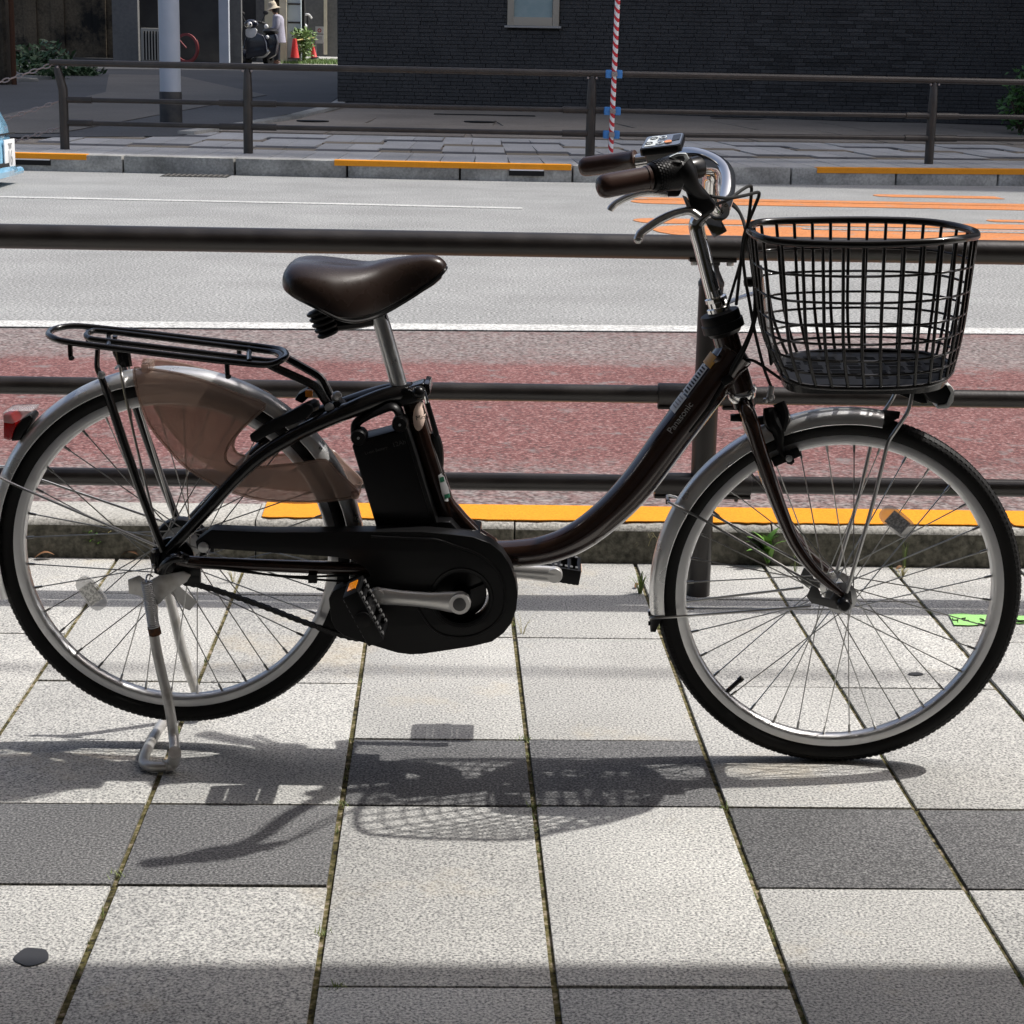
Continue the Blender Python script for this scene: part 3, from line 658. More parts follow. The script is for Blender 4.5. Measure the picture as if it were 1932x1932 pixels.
# ---- wheels
def wheel(name, H, flange, fw, axl, spin, label):
    w = empty(name, H); w.parent = bike; w['label'] = label
    # tyre with a shaped, grooved tread
    prof = []
    for k in range(20):
        a = 2*math.pi*k/20; prof.append((.2785+.0178*math.cos(a)*(1.0 if math.cos(a) > 0 else 1.0), .0178*math.sin(a)))
    ob('tyre', MB().lathe(prof, ax=(0, 1, 0), n=120, closedp=True), M['rubber'], w, smooth=60)
    kn = MB(); nb = 180
    for k in range(nb):
        a = 2*math.pi*k/nb
        for s in (-1, 1):
            for (pa, wd_k, ln) in ((.62, .0034, .006), (1.02, .0030, .0055)):
                aa = a+(.5 if pa > .8 else 0)*2*math.pi/nb; rr = .2785+.0180*math.cos(pa); yy = s*.0180*math.sin(pa)
                er = Vector((math.cos(aa), 0, math.sin(aa))); et = Vector((-math.sin(aa), 0, math.cos(aa)))
                nn = (er*math.cos(pa)+Vector((0, s, 0))*math.sin(pa)).normalized(); tt = (er*-math.sin(pa)+Vector((0, s, 0))*math.cos(pa)).normalized()
                kn.box(er*rr+Vector((0, yy, 0)), (ln, wd_k*2, .0008), (et, tt, nn))
        kn.box(Vector((math.cos(a), 0, math.sin(a)))*.2962, (.0075, .009, .0008), (Vector((-math.sin(a), 0, math.cos(a))), Vector((0, 1, 0)), Vector((math.cos(a), 0, math.sin(a)))))
    kk = ob('tread', kn, M['rubber'], w); kk['kind'] = 'stuff'
    rp_ = [(.2695, -.0125), (.2695, -.0105), (.262, -.010), (.262, .010), (.2695, .0105), (.2695, .0125), (.266, .0130), (.256, .0128), (.2535, .0122), (.2505, .0095), (.2485, .004), (.2485, -.004), (.2505, -.0095), (.2535, -.0122), (.256, -.0128), (.266, -.0130)]
    ob('rim', MB().lathe(rp_, ax=(0, 1, 0), n=120, closedp=True), M['rim'], w, smooth=40)
    hb = [(0, -axl), (.0045, -axl), (.0045, -fw-.012), (.011, -fw-.010), (.013, -fw-.004), (flange, -fw-.0015), (flange, -fw+.0015), (.016, -fw+.006), (.0145, 0), (.016, fw-.006), (flange, fw-.0015), (flange, fw+.0015), (.013, fw+.004), (.011, fw+.010), (.0045, fw+.012), (.0045, axl), (0, axl)]
    ob('hub', MB().lathe(hb, ax=(0, 1, 0), n=28), M['alu'], w, smooth=40)
    sme = None; L0_ = None
    for k in range(36):
        side = 1 if k % 2 else -1; lead = 1 if (k//2) % 2 else -1
        ar = 2*math.pi*(k+.5)/36+spin; ah = ar+lead*R(62)
        A_ = Vector((math.cos(ah)*(flange-.004), side*fw, math.sin(ah)*(flange-.004))); C_ = Vector((math.cos(ar)*.2505, side*.002, math.sin(ar)*.2505))
        d = C_-A_; ln = d.length
        if sme is None:
            L0_ = ln; smb = MB().tube([Vector((0, 0, 0)), Vector((0, 0, ln))], .00105, 6); smb.tube([Vector((0, 0, ln-.014)), Vector((0, 0, ln))], .0022, 6); sme = smb.mesh('spoke', M['spoke'])
        o = put('spoke', sme, w, A_); q = d.to_track_quat('Z', 'Y'); o.rotation_euler = q.to_euler(); o.scale = (1, 1, ln/L0_)
    return w
fwheel = wheel('front_wheel', HF, .026, .030, .058, R(3), 'front wheel touching the pavement')
rwheel = wheel('rear_wheel', HR, .034, .028, .066, R(1), 'rear wheel held just off the pavement by the stand')
vd = b(1388, 1290)-HF; vd.y = 0; vn = vd.normalized()
ob('valve_stem', MB().tube([vn*.249, vn*.222], .0042, 8).tube([vn*.222, vn*.214], .0052, 8), M['black'], fwheel)
def reflector(parent, H, c, ang):
    c = b(*c, .012)-H; d = Vector((math.cos(ang), 0, math.sin(ang))); n = Vector((-d.z, 0, d.x))
    pts = []; L2, W2 = .032, .0165
    for k in range(24):
        a = 2*math.pi*k/24; ca, sa = math.cos(a), math.sin(a)
        pts.append(c+d*(L2*math.copysign(abs(ca)**.55, ca))+n*(W2*math.copysign(abs(sa)**.75, sa)))
    r_ = ob('reflector', MB().prism(pts, (0, .006, 0)), M['clear'], parent, bevel=.0015)
    ob('prism_field', MB().box(c+Vector((0, -.0012, 0)), (.034, .003, .024), (d, Vector((0, 1, 0)), n)), M['silverlens'], parent)
reflector(fwheel, HF, (1693, 985), R(-38)); reflector(rwheel, HR, (172, 1120), R(-55))
# sprocket and rear hub casing
ob('sprocket', MB().lathe([(0, -.043), (.016, -.043), (.018, -.041), (.036, -.0405), (.036, -.038), (.018, -.037), (.018, -.03), (0, -.03)], ax=(0, 1, 0), n=22), M['satin'], rwheel)
ob('brake_drum', MB().lathe([(0, .032), (.045, .032), (.047, .036), (.047, .05), (.04, .053), (0, .053)], ax=(0, 1, 0), n=30), M['satin'], rwheel)
def capnut(parent, H, y): ob('axle_nut', MB().lathe([(0, 0), (.011, 0), (.012, .003), (.0115, .012), (.008, .016), (0, .0165)], o=(0, y, 0), ax=(0, -1 if y < 0 else 1, 0), n=16), M['satin'], parent, smooth=40)
capnut(fwheel, HF, -.058); capnut(fwheel, HF, .058); capnut(rwheel, HR, -.068)

# ---- frame
dt = [b(1388, 664), b(1330, 742), b(1269, 823), b(1205, 910), b(1150, 968), b(1090, 1013), b(1030, 1037), b(965, 1045), b(900, 1046)]
dtc = cr(dt, 5); nn_ = len(dtc)
rad = crv([.033, .0325, .032, .031, .029, .0275, .0255, .0245, .024], 5)
bp('down_tube', MB().tube(dtc, rad, 20, up=(0, 1, 0), r2=[r*.92 for r in rad]), M['paint'], smooth=60)
dtube = bike.children[-1] if False else [o for o in bike.children if o.name.startswith('down_tube')][0]
# fillet between seat tube and down tube
seatc = cr([b(772, 738), b(792, 805), b(815, 880), b(838, 950), b(862, 1018)], 5)
bp('seat_tube', MB().tube(seatc, .0172, 18), M['paint'], smooth=60)
gus = [b(835, 900), b(846, 925), b(860, 948), b(880, 972), b(905, 998), b(940, 1020), b(940, 1040), b(850, 1040), b(822, 960)]
bp('gusset', MB().prism([p+Vector((0, -.014, 0)) for p in gus], (0, .028, 0)), M['paint'], bevel=.009, seg=4, smooth=60)
HT0, HT1 = b(1361, 606), b(1399, 738); hax = (HT1-HT0).normalized()
bp('head_tube', MB().tube([HT0, HT1], [.0205, .0205], 22), M['paint'])
htube = [o for o in bike.children if o.name.startswith('head_tube')][0]
bp('lug', MB().tube(cr([b(1352, 664), b(1375, 680), b(1388, 700)], 4), [.028]*9, 14), M['paint'])
# stays
top = b(790, 742)
usr = [b(776, 738, .0), b(735, 746, .012), b(695, 760, .022), b(648, 779, .034), b(592, 803, .045), b(540, 830, .051), b(490, 862, .054), b(440, 908, .056), b(385, 968, .060), b(316, 1042, .064)]
for s in (1, -1):
    P = [Vector((p.x, p.y*s, p.z)) for p in usr]
    bp('seat_stay', MB().tube(cr(P, 4), crv([.0155, .015, .0145, .013, .012, .0115, .011, .0105, .010, .0095], 4), 12, up=(0, 1, 0)), M['black'])
    cs = [b(860, 1075, .03), b(760, 1074, .045), b(640, 1072, .052), b(480, 1066, .058), b(360, 1060, .064), b(322, 1053, .066)]
    P = [Vector((p.x, p.y*s, p.z)) for p in cs]
    bp('chain_stay', MB().tube(cr(P, 4), crv([.011, .011, .011, .0105, .010, .009], 4), 12), M['paint'])
    # dropout plate
    c = HR+Vector((0, -.064*s, 0)); pl_ = [c+Vector((x, 0, z)) for x, z in ((-.028, .022), (.0, .03), (.03, .012), (.05, -.004), (.05, -.02), (.012, -.022), (-.012, -.02), (-.03, -.004))]
    bp('dropout', MB().prism(pl_, (0, .004*s, 0)), M['satin'], bevel=.001)
# seat clamp head with quick lever
ch_ = [b(735, 748, .02), b(755, 735, .02), b(800, 722, .02), b(806, 742, .02), b(798, 757, .02), b(760, 768, .02), b(738, 766, .02)]
bp('seat_clamp', MB().prism(ch_, (0, .04, 0)), M['black'], bevel=.006, seg=3)
bp('clamp_bolt', MB().tube([b(793, 738, .03), b(793, 738, -.03)], .009, 14), M['chrome'])
lev = [b(772, 733, .036), b(784, 737, .040), b(797, 737, .042), b(803, 748, .042), b(806, 762, .042)]
bp('quick_lever', MB().tube(cr(lev, 5), .0032, 8), M['chrome'])
bp('lever_grip', MB().tube([b(806, 760, .042), b(822, 815, .04), b(824, 822, .04)], [.0042, .0046, .004], 10), M['satin'])
bp('lever_knob', MB().ball(b(790, 741, .044), .0105, 14), M['satin'])
bp('clamp_bracket', MB().prism([b(800, 723, .03), b(810, 725, .03), b(812, 742, .03), b(806, 750, .03)], (0, .06, 0)), M['black'], bevel=.002)
bp('cable_guide', MB().tube(cr([b(818, 815, .004), b(826, 845, .0), b(828, 880, -.002), b(823, 895, -.004)], 4), [.006, .0075, .0085, .0088, .0088, .0086, .0084, .008, .0078, .0076, .007, .006, .004], 10), M['plastic'])
# seat post
bp('seat_post', MB().tube([b(713, 590), b(722, 617), b(756, 738)], [.0135, .0135, .0135], 20), M['alu'])

# ---- saddle
sx = [(537.5, 521, 531, .028, .5), (541, 503, 543, .058, .5), (551, 491, 556, .078, .52), (566, 486, 565, .090, .55), (590, 485, 577, .098, .58), (620, 487.5, 593, .100, .6), (645, 490, 603.5, .096, .62), (670, 492, 606.5, .086, .62), (695, 492.5, 602, .071, .6), (718, 490, 593, .054, .58), (745, 486, 578, .041, .56), (772, 482.5, 561.5, .033, .55), (798, 480, 544, .0285, .55), (818, 480.5, 531, .025, .55), (832, 486, 518, .020, .55), (840, 494, 508, .0125, .55), (843, 500, 503, .004, .5)]
rings = []; brings = []; NS = 28
for x, yt, yb, hw, ex in sx:
    T = b(x, yt, 0); Bm = b(x, yb, hw); ring = []; ring2 = []
    for k in range(NS+1):
        a = math.pi*k/NS; ca, sa = math.cos(a), math.sin(a)
        yy = hw*math.copysign(abs(ca)**.78, ca); zz = Bm.z+(T.z-Bm.z)*sa**ex
        dip = .006*math.exp(-(yy/.03)**2) if 560 < x < 700 else 0
        ring.append(Vector((T.x, yy, zz-dip)))
    for k in range(1, NS):
        a = math.pi*k/NS; ring.append(Vector((T.x, -hw*.88*math.cos(a), Bm.z+.004)))
    rings.append(ring)
bp('saddle', MB().loft(rings), M['saddle'], smooth=80)
sad = [o for o in bike.children if o.name == 'saddle'][0]
md = sad.modifiers.new('smooth', 'SUBSURF'); md.levels = 1; md.render_levels = 1
pipe = []
for x, yt, yb, hw, ex in sx[1:-1]: q = b(x, yb, hw); pipe.append(Vector((q.x, -hw*.985, q.z-.0005)))
ob('edge_piping', MB().tube(cr(pipe+[Vector((p.x, -p.y, p.z)) for p in reversed(pipe)], 3, closed=True), .0026, 7, closed=True), M['satin'], sad)
base_r = []
for x, yt, yb, hw, ex in sx[1:-2]:
    q = b(x, yb, hw); h2 = hw*.86; base_r.append([Vector((q.x, yy*h2, q.z+.006-zz)) for yy, zz in ((-1, 0), (-.9, .012), (0, .015), (.9, .012), (1, 0), (0, -.003))])
ob('saddle_pan', MB().loft(base_r), M['plastic'], sad)
for s in (1, -1):
    P0 = b(600, 582, .055); P1 = b(619, 628, .055); P0.y *= s; P1.y *= s
    d = (P1-P0); ax_ = d.normalized(); prof = [(0, 0)]; n_ = 5; Ls = d.length*1.12
    for k in range(n_):
        z0 = Ls*k/n_; rr = .0205-.0007*k
        prof += [(rr*.8, z0+.0005), (rr, z0+Ls/n_*.3), (rr*1.02, z0+Ls/n_*.55), (rr*.93, z0+Ls/n_*.82), (rr*.78, z0+Ls/n_*.98)]
    prof += [(0, Ls)]
    ob('spring_boot', MB().lathe(prof, P0, ax_, n=20), M['plastic'], sad, smooth=50)
bp('saddle_rail', MB().tube(cr([b(608, 615, 0), b(650, 612, 0), b(700, 604, 0), b(730, 596, 0)], 4), .010, 8), M['plastic'], sad)

M['lever'] = pm('lever_alloy', (.66, .65, .63), .22, .8)
# ---- stem, headset, handlebar
bp('headset', MB().lathe([(0, -.012), (.030, -.012), (.0315, -.009), (.0315, .002), (.0335, .003), (.0335, .016), (.028, .018), (.024, .024), (0, .024)], b(1361, 603), -hax*-1, n=28), M['plastic'], htube, smooth=40)
bp('locknut', MB().lathe([(0, 0), (.019, 0), (.019, .006), (.0155, .007), (.0155, .015), (.018, .016), (.018, .022), (.013, .024), (.013, .034), (0, .034)], b(1357, 586), (HT0-HT1), n=12), M['chrome'], htube, smooth=30)
bp('lower_cup', MB().lathe([(.0, 0), (.0215, 0), (.0225, .003), (.0225, .009), (.019, .016), (.0, .016)], b(1398, 736), hax, n=26), M['chrome'], htube, smooth=40)
stm = cr([b(1352, 578), b(1338, 525), b(1325, 472), b(1315, 434), b(1317, 418), b(1332, 404), b(1350, 397)], 5)
rs_ = crv([.0122, .0122, .0122, .0124, .0128, .013, .0135], 5)
stem = bp('stem', MB().tube(stm, rs_, 18), M['chrome'], smooth=60)
ob('stem_clamp', MB().tube([b(1357, 397, .022), b(1357, 397, -.022)], .0165, 20).box(b(1349, 424, 0), (.024, .022, .034), (Vector((.85, 0, .5)), Vector((0, 1, 0)), Vector((-.5, 0, .85)))), M['chrome'], stem, bevel=.002, smooth=40)
hbn = [b(1358, 398, 0), b(1348, 388, .032), b(1340, 362, .075), b(1340, 338, .115), b(1341, 323, .145), b(1328, 316, .175), b(1290, 322, .212), b(1235, 335, .238), b(1140, 352, .268)]
hbf = [b(1358, 398, 0), b(1367, 382, -.035), b(1373, 348, -.085), b(1368, 322, -.125), b(1344, 303, -.160), b(1305, 292, -.190), b(1270, 294, -.212), b(1212, 303, -.238), b(1105, 315, -.272)]
hb_c = cr(list(reversed(hbf))+hbn[1:], 7)
hbar = bp('handlebar', MB().tube(hb_c, .0126, 18), M['chrome'], smooth=60)
def gripm(P0, P1, r):
    d = P1-P0; L_ = d.length; prof = [(0, 0), (r*.45, .0005), (r*.8, .0035), (r*.96, .009), (r, .016), (r*.99, L_*.5), (r*.97, L_*.92), (r*1.04, L_*.93), (r*1.04, L_*.985), (r*.9, L_), (0, L_)]
    return MB().lathe(prof, P0, d, n=24)
G0, G1 = b(1127, 354, .272), b(1226, 335, .242)
ob('grip', gripm(G0, G1, .0172), M['grip'], hbar, smooth=50)
g0, g1 = b(1093, 316, -.276), b(1201, 302, -.242)
ob('grip', gripm(g0, g1, .0165), M['grip'], hbar, smooth=50)
gd = (G1-G0).normalized()
# twist shifter
sh0 = b(1227, 335, .242); sh1 = b(1288, 322, .215); sd_ = (sh1-sh0); Ls = sd_.length
shf = ob('twist_shifter', MB().lathe([(0, 0), (.018, 0), (.0205, .003), (.0222, Ls*.25), (.0240, Ls*.5), (.0255, Ls*.72), (.0250, Ls), (0, Ls)], sh0, sd_, n=28), M['plastic'], hbar, smooth=50)
kn = MB(); sax = sd_.normalized(); e1 = sax.orthogonal().normalized(); e2 = sax.cross(e1)
for i in range(7):
    for k in range(26):
        a = 2*math.pi*(k+.5*(i % 2))/26; rr = .0212+.0022*i/7; kn.box(sh0+sax*(.006+.0042*i)+(e1*math.cos(a)+e2*math.sin(a))*rr, (.0026, .0032, .0022), (sax, (e2*math.cos(a)-e1*math.sin(a)), (e1*math.cos(a)+e2*math.sin(a))))
kk = ob('shifter_knurl', kn, M['plastic'], hbar, bevel=0); kk['kind'] = 'stuff'
ob('shifter_band', MB().lathe([(.0250, 0), (.0262, .0005), (.0262, .003), (.0250, .0035)], sh0+sax*Ls*.74, sd_, n=28), pm('grey_plastic', (.16, .16, .165), .4), hbar)
hsg = cr([b(1281, 318, .226), b(1292, 330, .226), b(1304, 350, .222), b(1318, 364, .212), b(1334, 371, .2)], 4)
ob('shifter_housing', MB().tube(hsg, crv([.0225, .019, .0125, .008, .005], 4), 14), M['plastic'], hbar, smooth=60)
bd = [b(1262, 296, .235), b(1278, 289, .235), b(1295, 289, .232), b(1301, 300, .232), b(1294, 311, .234), b(1280, 305, .236)]
ob('gear_window', MB().prism([p+Vector((0, -.003, 0)) for p in bd], (0, .012, 0)), M['panelwhite'], hbar, bevel=.002)
ob('gear_dial', MB().prism([q.lerp(b(1283, 298, .239), .5)+Vector((0, -.0065, 0)) for q in bd], (0, .003, 0)), M['panelgrey'], hbar)
ob('lever_clamp', MB().tube([b(1290, 322, .214), b(1318, 315, .192)], .0165, 18), M['satin'], hbar, bevel=.002)
lvh = [b(1291, 352, .215), b(1297, 338, .212), b(1312, 336, .208), b(1326, 352, .2), b(1352, 384, .19), b(1347, 398, .19), b(1322, 412, .2), b(1308, 402, .205), b(1300, 380, .21)]
ob('lever_housing', MB().prism([q+Vector((0, -.008, 0)) for q in lvh], (0, .02, 0)), M['satin'], hbar, bevel=.005, seg=3)
lvb = [b(1318, 408, .212), b(1302, 398, .214), b(1283, 400, .218), b(1262, 407, .226), b(1240, 418, .232), b(1222, 430, .238), b(1209, 440, .242), b(1204, 450, .244)]
lvp = cr(lvb, 5)
lr = crv([.011, .0085, .006, .005, .0045, .0045, .0055, .006], 5)
ob('brake_lever', MB().tube(lvp, lr, 12, up=(0, 1, 0), r2=[.0062]*len(lvp)).ball(b(1204, 451, .244), .0068, 12), M['lever'], hbar, smooth=60)
ob('lever_arm', MB().prism([b(1287, 369, .218), b(1296, 372, .216), b(1310, 398, .212), b(1322, 412, .21), b(1300, 402, .214)], (0, .009, 0)), M['lever'], hbar, bevel=.002)
lv2 = cr([b(1262, 366, -.215), b(1225, 362, -.225), b(1190, 370, -.24), b(1165, 382, -.25), b(1154, 391, -.253), b(1151, 396, -.254)], 5)
ob('brake_lever', MB().tube(lv2, crv([.008, .006, .0048, .0045, .0055, .006], 5), 10, up=(0, 1, 0), r2=[.006]*len(lv2)), M['lever'], hbar, smooth=60)
ob('lever_housing', MB().prism([b(1250, 332, -.214), b(1280, 322, -.205), b(1292, 345, -.2), b(1282, 372, -.2), b(1255, 372, -.21)], (0, .022, 0)), M['satin'], hbar, bevel=.006)
ob('lever_clamp', MB().tube([b(1238, 300, -.225), b(1268, 296, -.21)], .0165, 16), M['satin'], hbar, bevel=.002)
# control panel
pc = [b(1206.5, 278, -.098), b(1211, 283, -.094), b(1278, 273.5, -.085), b(1285, 268, -.09), b(1292, 254.5, -.16), b(1288, 251, -.165), b(1224, 258, -.175), b(1219, 262, -.172)]
cen = sum(pc, Vector())/len(pc); tn = Vector((0, 0, 0))
for i in range(len(pc)): tn += (pc[i]-cen).cross(pc[(i+1) % len(pc)]-cen)
tn.normalize()
if tn.z < 0: tn = -tn
pc = [q-tn*(q-cen).dot(tn) for q in pc]
pnl = bp('control_panel', MB().prism(pc, -tn*.012), M['satin'], hbar, bevel=.002)
fx = (pc[2]-pc[1]).normalized(); fy = tn.cross(fx)
sz = [((q-cen).dot(fx), (q-cen).dot(fy)) for q in pc]; x0_, x1_ = min(s[0] for s in sz), max(s[0] for s in sz); y0_, y1_ = min(s[1] for s in sz), max(s[1] for s in sz)
def pp(u, v, h=.0012): return cen+fx*(x0_+(x1_-x0_)*u)+fy*(y0_+(y1_-y0_)*v)+tn*h
mb = MB().prism([cen+(q-cen)*.93+tn*.0003 for q in pc], tn*.0006); ob('panel_face', mb, M['panelgrey'], hbar)
ob('panel_print', MB().prism([pp(.10, .12), pp(.36, .12), pp(.40, .88), pp(.22, .90), pp(.14, .7)], tn*.0004), M['panelwhite'], hbar)
for (u, v, mat_) in ((.20, .32, 'ink'), (.28, .70, 'ink'), (.47, .28, 'panelwhite'), (.50, .72, 'panelwhite'), (.66, .30, 'amber')):
    ring = [pp(u, v, .0020)+fx*(.0062*math.cos(a))+fy*(.0085*math.sin(a)) for a in [2*math.pi*k/20 for k in range(20)]]
    hol = [pp(u, v, .0020)+fx*(.0046*math.cos(a))+fy*(.0066*math.sin(a)) for a in [2*math.pi*k/20 for k in range(20)]]
    ob('button', MB().prism(ring, tn*.0006, [] if mat_ == 'amber' else [hol]), M[mat_], hbar)
    if mat_ != 'amber': ob('button_mark', MB().prism([pp(u, v, .002)+fx*(.0026*math.cos(a))+fy*(.0026*math.sin(a)*1.2) for a in (R(90), R(210), R(330))], tn*.0005), M['ink' if mat_ == 'panelwhite' else 'panelwhite'], hbar)
ob('panel_lcd', MB().prism([pp(.74, .35), pp(.92, .40), pp(.92, .85), pp(.74, .82)], tn*.0005), M['satin'], hbar)
ob('panel_base', MB().prism([b(1212, 284, -.11), b(1284, 274, -.11), b(1278, 300, -.13), b(1240, 312, -.15), b(1224, 316, -.15), b(1218, 296, -.12)], (0, .05, 0)), M['plastic'], hbar, bevel=.004)

# ---- fork
for s in (1, -1):
    P = [b(1404, 764, .020), b(1415, 790, .036), b(1432, 846, .042), b(1452, 905, .0455), b(1474, 966, .047), b(1498, 1022, .048), b(1530, 1068, .049), b(1560, 1098, .050), b(1590, 1122, .0505)]
    P = [Vector((p.x, p.y*s, p.z)) for p in P]
    bp('fork_blade', MB().tube(cr(P, 5), crv([.0135, .0145, .0145, .014, .013, .0118, .0105, .0095, .009], 5), 16, up=(0, 1, 0), r2=crv([.012, .0125, .0125, .0125, .0115, .010, .009, .0075, .006], 5)), M['paint'], smooth=60)
    c = HF+Vector((0, -.0505*s, 0)); bp('fork_end', MB().prism([c+Vector((x, 0, z)) for x, z in ((-.014, .016), (.012, .018), (.016, -.004), (.006, -.014), (-.008, -.014), (-.05, -.004), (-.058, .006), (-.052, .024), (-.042, .026), (-.034, .006), (-.02, .004))], (0, .004*s, 0)), pm('bracket_steel', (.10, .10, .10), .4, .7), bevel=.001)
bp('fork_crown', MB().tube([b(1400, 744), b(1404, 768)], [.0185, .016], 18).tube([b(1406, 768, .03), b(1406, 768, -.03)], .013, 14), M['black'])

# ---- mudguards
def mud(H, a0, a1, ro, n=70):
    prof = []
    for k in range(13):
        t = -1+2*k/12; yy = .0268*math.sin(t*math.pi/2*.98); prof.append((ro-.0215*(1-math.cos(t*math.pi/2))**1.15, yy))
    prof = prof+[(r-.0012, y*.96) for r, y in reversed(prof)]
    mb = MB(); vs = []; L_ = len(prof)
    for i in range(n+1):
        a = a0+(a1-a0)*i/n
        for r_, y in prof: vs.append(H+Vector((math.cos(a)*r_, y, math.sin(a)*r_)))
    fs = [(i*L_+k, i*L_+(k+1) % L_, (i+1)*L_+(k+1) % L_, (i+1)*L_+k) for i in range(n) for k in range(L_)]
    fs += [tuple(range(L_)), tuple(n*L_+k for k in range(L_-1, -1, -1))]
    return mb.add(vs, fs)
rm = bp('rear_mudguard', mud(HR, R(-6), R(196), .310), M['guard'], smooth=50)
fm = bp('front_mudguard', mud(HF, R(80.5), R(188), .309), M['guard'], smooth=50)
def flap(H, a0, a1, ro): 
    return mud(H, a0, a1, ro, 6)
q0, q1 = b(1640, 757, .0), b(1662, 757, .0)
fl1 = [b(1640, 786, .026), b(1620, 788, .026), b(1640, 758, .016), b(1666, 756, .010)]
mb = MB(); rg = []
for t_ in (0, .35, .7, 1):
    a = R(80.5-5.0*t_); hw = .0265*(1-.75*t_); ro = .310+.004*t_
    rg.append([HF+Vector((math.cos(a)*(ro-.0215*(1-math.cos(s*math.pi/2))**1.15*(1-t_*.55)), s*hw, math.sin(a)*(ro-.0215*(1-math.cos(s*math.pi/2))**1.15*(1-t_*.55)))) for s in [-1+k/6 for k in range(13)]])
mb.loft(rg, closed=False); ob('front_flap', mb, M['plastic'], fm)
mb = MB(); rg = []
for t_ in (0, .4, .8, 1):
    a = R(188+6.2*t_); hw = .0268*(1-.7*t_); ro = .310+.004*t_
    rg.append([HF+Vector((math.cos(a)*(ro-.0215*(1-math.cos(s*math.pi/2))**1.15*(1-t_*.6)), s*hw, math.sin(a)*(ro-.0215*(1-math.cos(s*math.pi/2))**1.15*(1-t_*.6)))) for s in [-1+k/6 for k in range(13)]])
mb.loft(rg, closed=False); ob('rear_flap', mb, M['plastic'], fm)
def stay(pts, r=.0022, mat='spoke', parent=None, nm='mudguard_stay'): return bp(nm, MB().tube(cr(pts, 4), r, 7), M[mat], parent)
for s in (1, -1):
    f_ = lambda x, y, w: (lambda p: Vector((p.x, p.y*s, p.z)))(b(x, y, w))
    stay([f_(1228, 1166, .004), f_(1232, 1166, .024), f_(1300, 1162, .036), f_(1530, 1144, .049)], parent=fm)
    stay([f_(1262, 948, .004), f_(1268, 951, .026), f_(1340, 988, .036), f_(1545, 1108, .050)], parent=fm)
    stay([f_(218, 695, .012), f_(226, 693, .026), f_(234, 735, .03), f_(262, 860, .045), f_(300, 1015, .06)], parent=rm)
    stay([f_(-25, 890, .004), f_(-8, 896, .028), f_(40, 920, .034), f_(296, 1030, .062)], parent=rm)
for x, y in ((1261, 947), (1228, 1158), (1228, 1176)): ob('stay_bolt', MB().tube([b(x-5, y, 0), b(x+3, y, 0)], .004, 8), M['plastic'], fm)

# tail light
tl = bp('tail_light', MB().prism([b(57, 782, .02), b(63, 790, .02), b(52, 808, .02), b(36, 832, .02), b(20, 833, .02), b(26, 810, .02), b(42, 788, .02)], (0, .04, 0)), M['plastic'], bevel=.004, seg=3)
ob('red_lens', MB().prism([b(6, 782, .024), b(20, 781, .024), b(30, 800, .024), b(20, 832, .024), b(6, 828, .024)], (0, .048, 0)), M['redlens'], tl, bevel=.003)
ob('clear_cover', MB().prism([b(4, 779, .026), b(18, 775, .026), b(60, 775, .026), b(56, 784, .026), b(40, 792, .026), b(24, 800, .026), b(6, 798, .026)], (0, .052, 0)), M['clear'], tl, bevel=.003)

# ---- skirt guard of smoked plastic on both sides
og = [(253, 698), (268, 696), (300, 698.5), (342, 706), (402, 724), (446.5, 742), (500, 763), (476, 789), (450, 816), (432, 840), (426, 861), (434, 875), (458, 882), (510, 879), (575, 873), (614, 868), (640, 893), (674, 927), (664, 938), (620, 944), (575, 947), (530, 945), (476.5, 938), (417, 917), (357, 884), (316, 843), (283, 801), (262, 748)]
for s in (1, -1):
    w_ = .034; P = [Vector((p.x, p.y*s, p.z)) for p in [b(x, y, w_) for x, y in og]]
    P = [p+Vector((0, -.010*s*math.exp(-((p-HR).length/.2)**2), 0)) for p in P]
    sg = bp('skirt_guard', MB().prism(P, (0, .0018*s, 0)), M['smoke'], smooth=30)
    ed = cr(P, 3, closed=True)
    ob('guard_edge', MB().tube(ed, .0024, 6, closed=True), M['smoke'], sg)
bp('guard_clip', MB().box(b(279, 690, .015), (.012, .05, .014)).box(b(672, 928, .015), (.012, .05, .012)), M['smoke'], bevel=.002)

# ---- ring lock
lk = bp('ring_lock', MB().prism([b(470, 822, .052), b(500, 800, .052), b(548, 776, .052), b(574, 762, .052), b(588, 766, .052), b(591, 777, .052), b(576, 792, .052), b(540, 806, .052), b(505, 822, .052), b(482, 835, .052), b(474, 834, .052)], (0, .014, 0)), M['plastic'], bevel=.004, seg=3)
ob('lock_case', MB().prism([b(555, 755, .02), b(562, 744, .02), b(578, 735, .02), b(588, 745, .02), b(570, 762, .02)], (0, .03, 0)), M['satin'], lk, bevel=.003)
ob('lock_key', MB().box(b(583, 742, .024), (.012, .006, .012)), M['amber'], lk, bevel=.002)
ob('lock_bridge', MB().tube(cr([b(575, 772, .045), b(590, 765, .02), b(592, 764, -.02), b(578, 770, -.045)], 4), .010, 8), M['plastic'], lk)
ob('lock_arm', MB().tube(cr([b(480, 828, -.05), b(510, 812, -.05), b(575, 772, -.05)], 4), .008, 8), M['plastic'], lk)

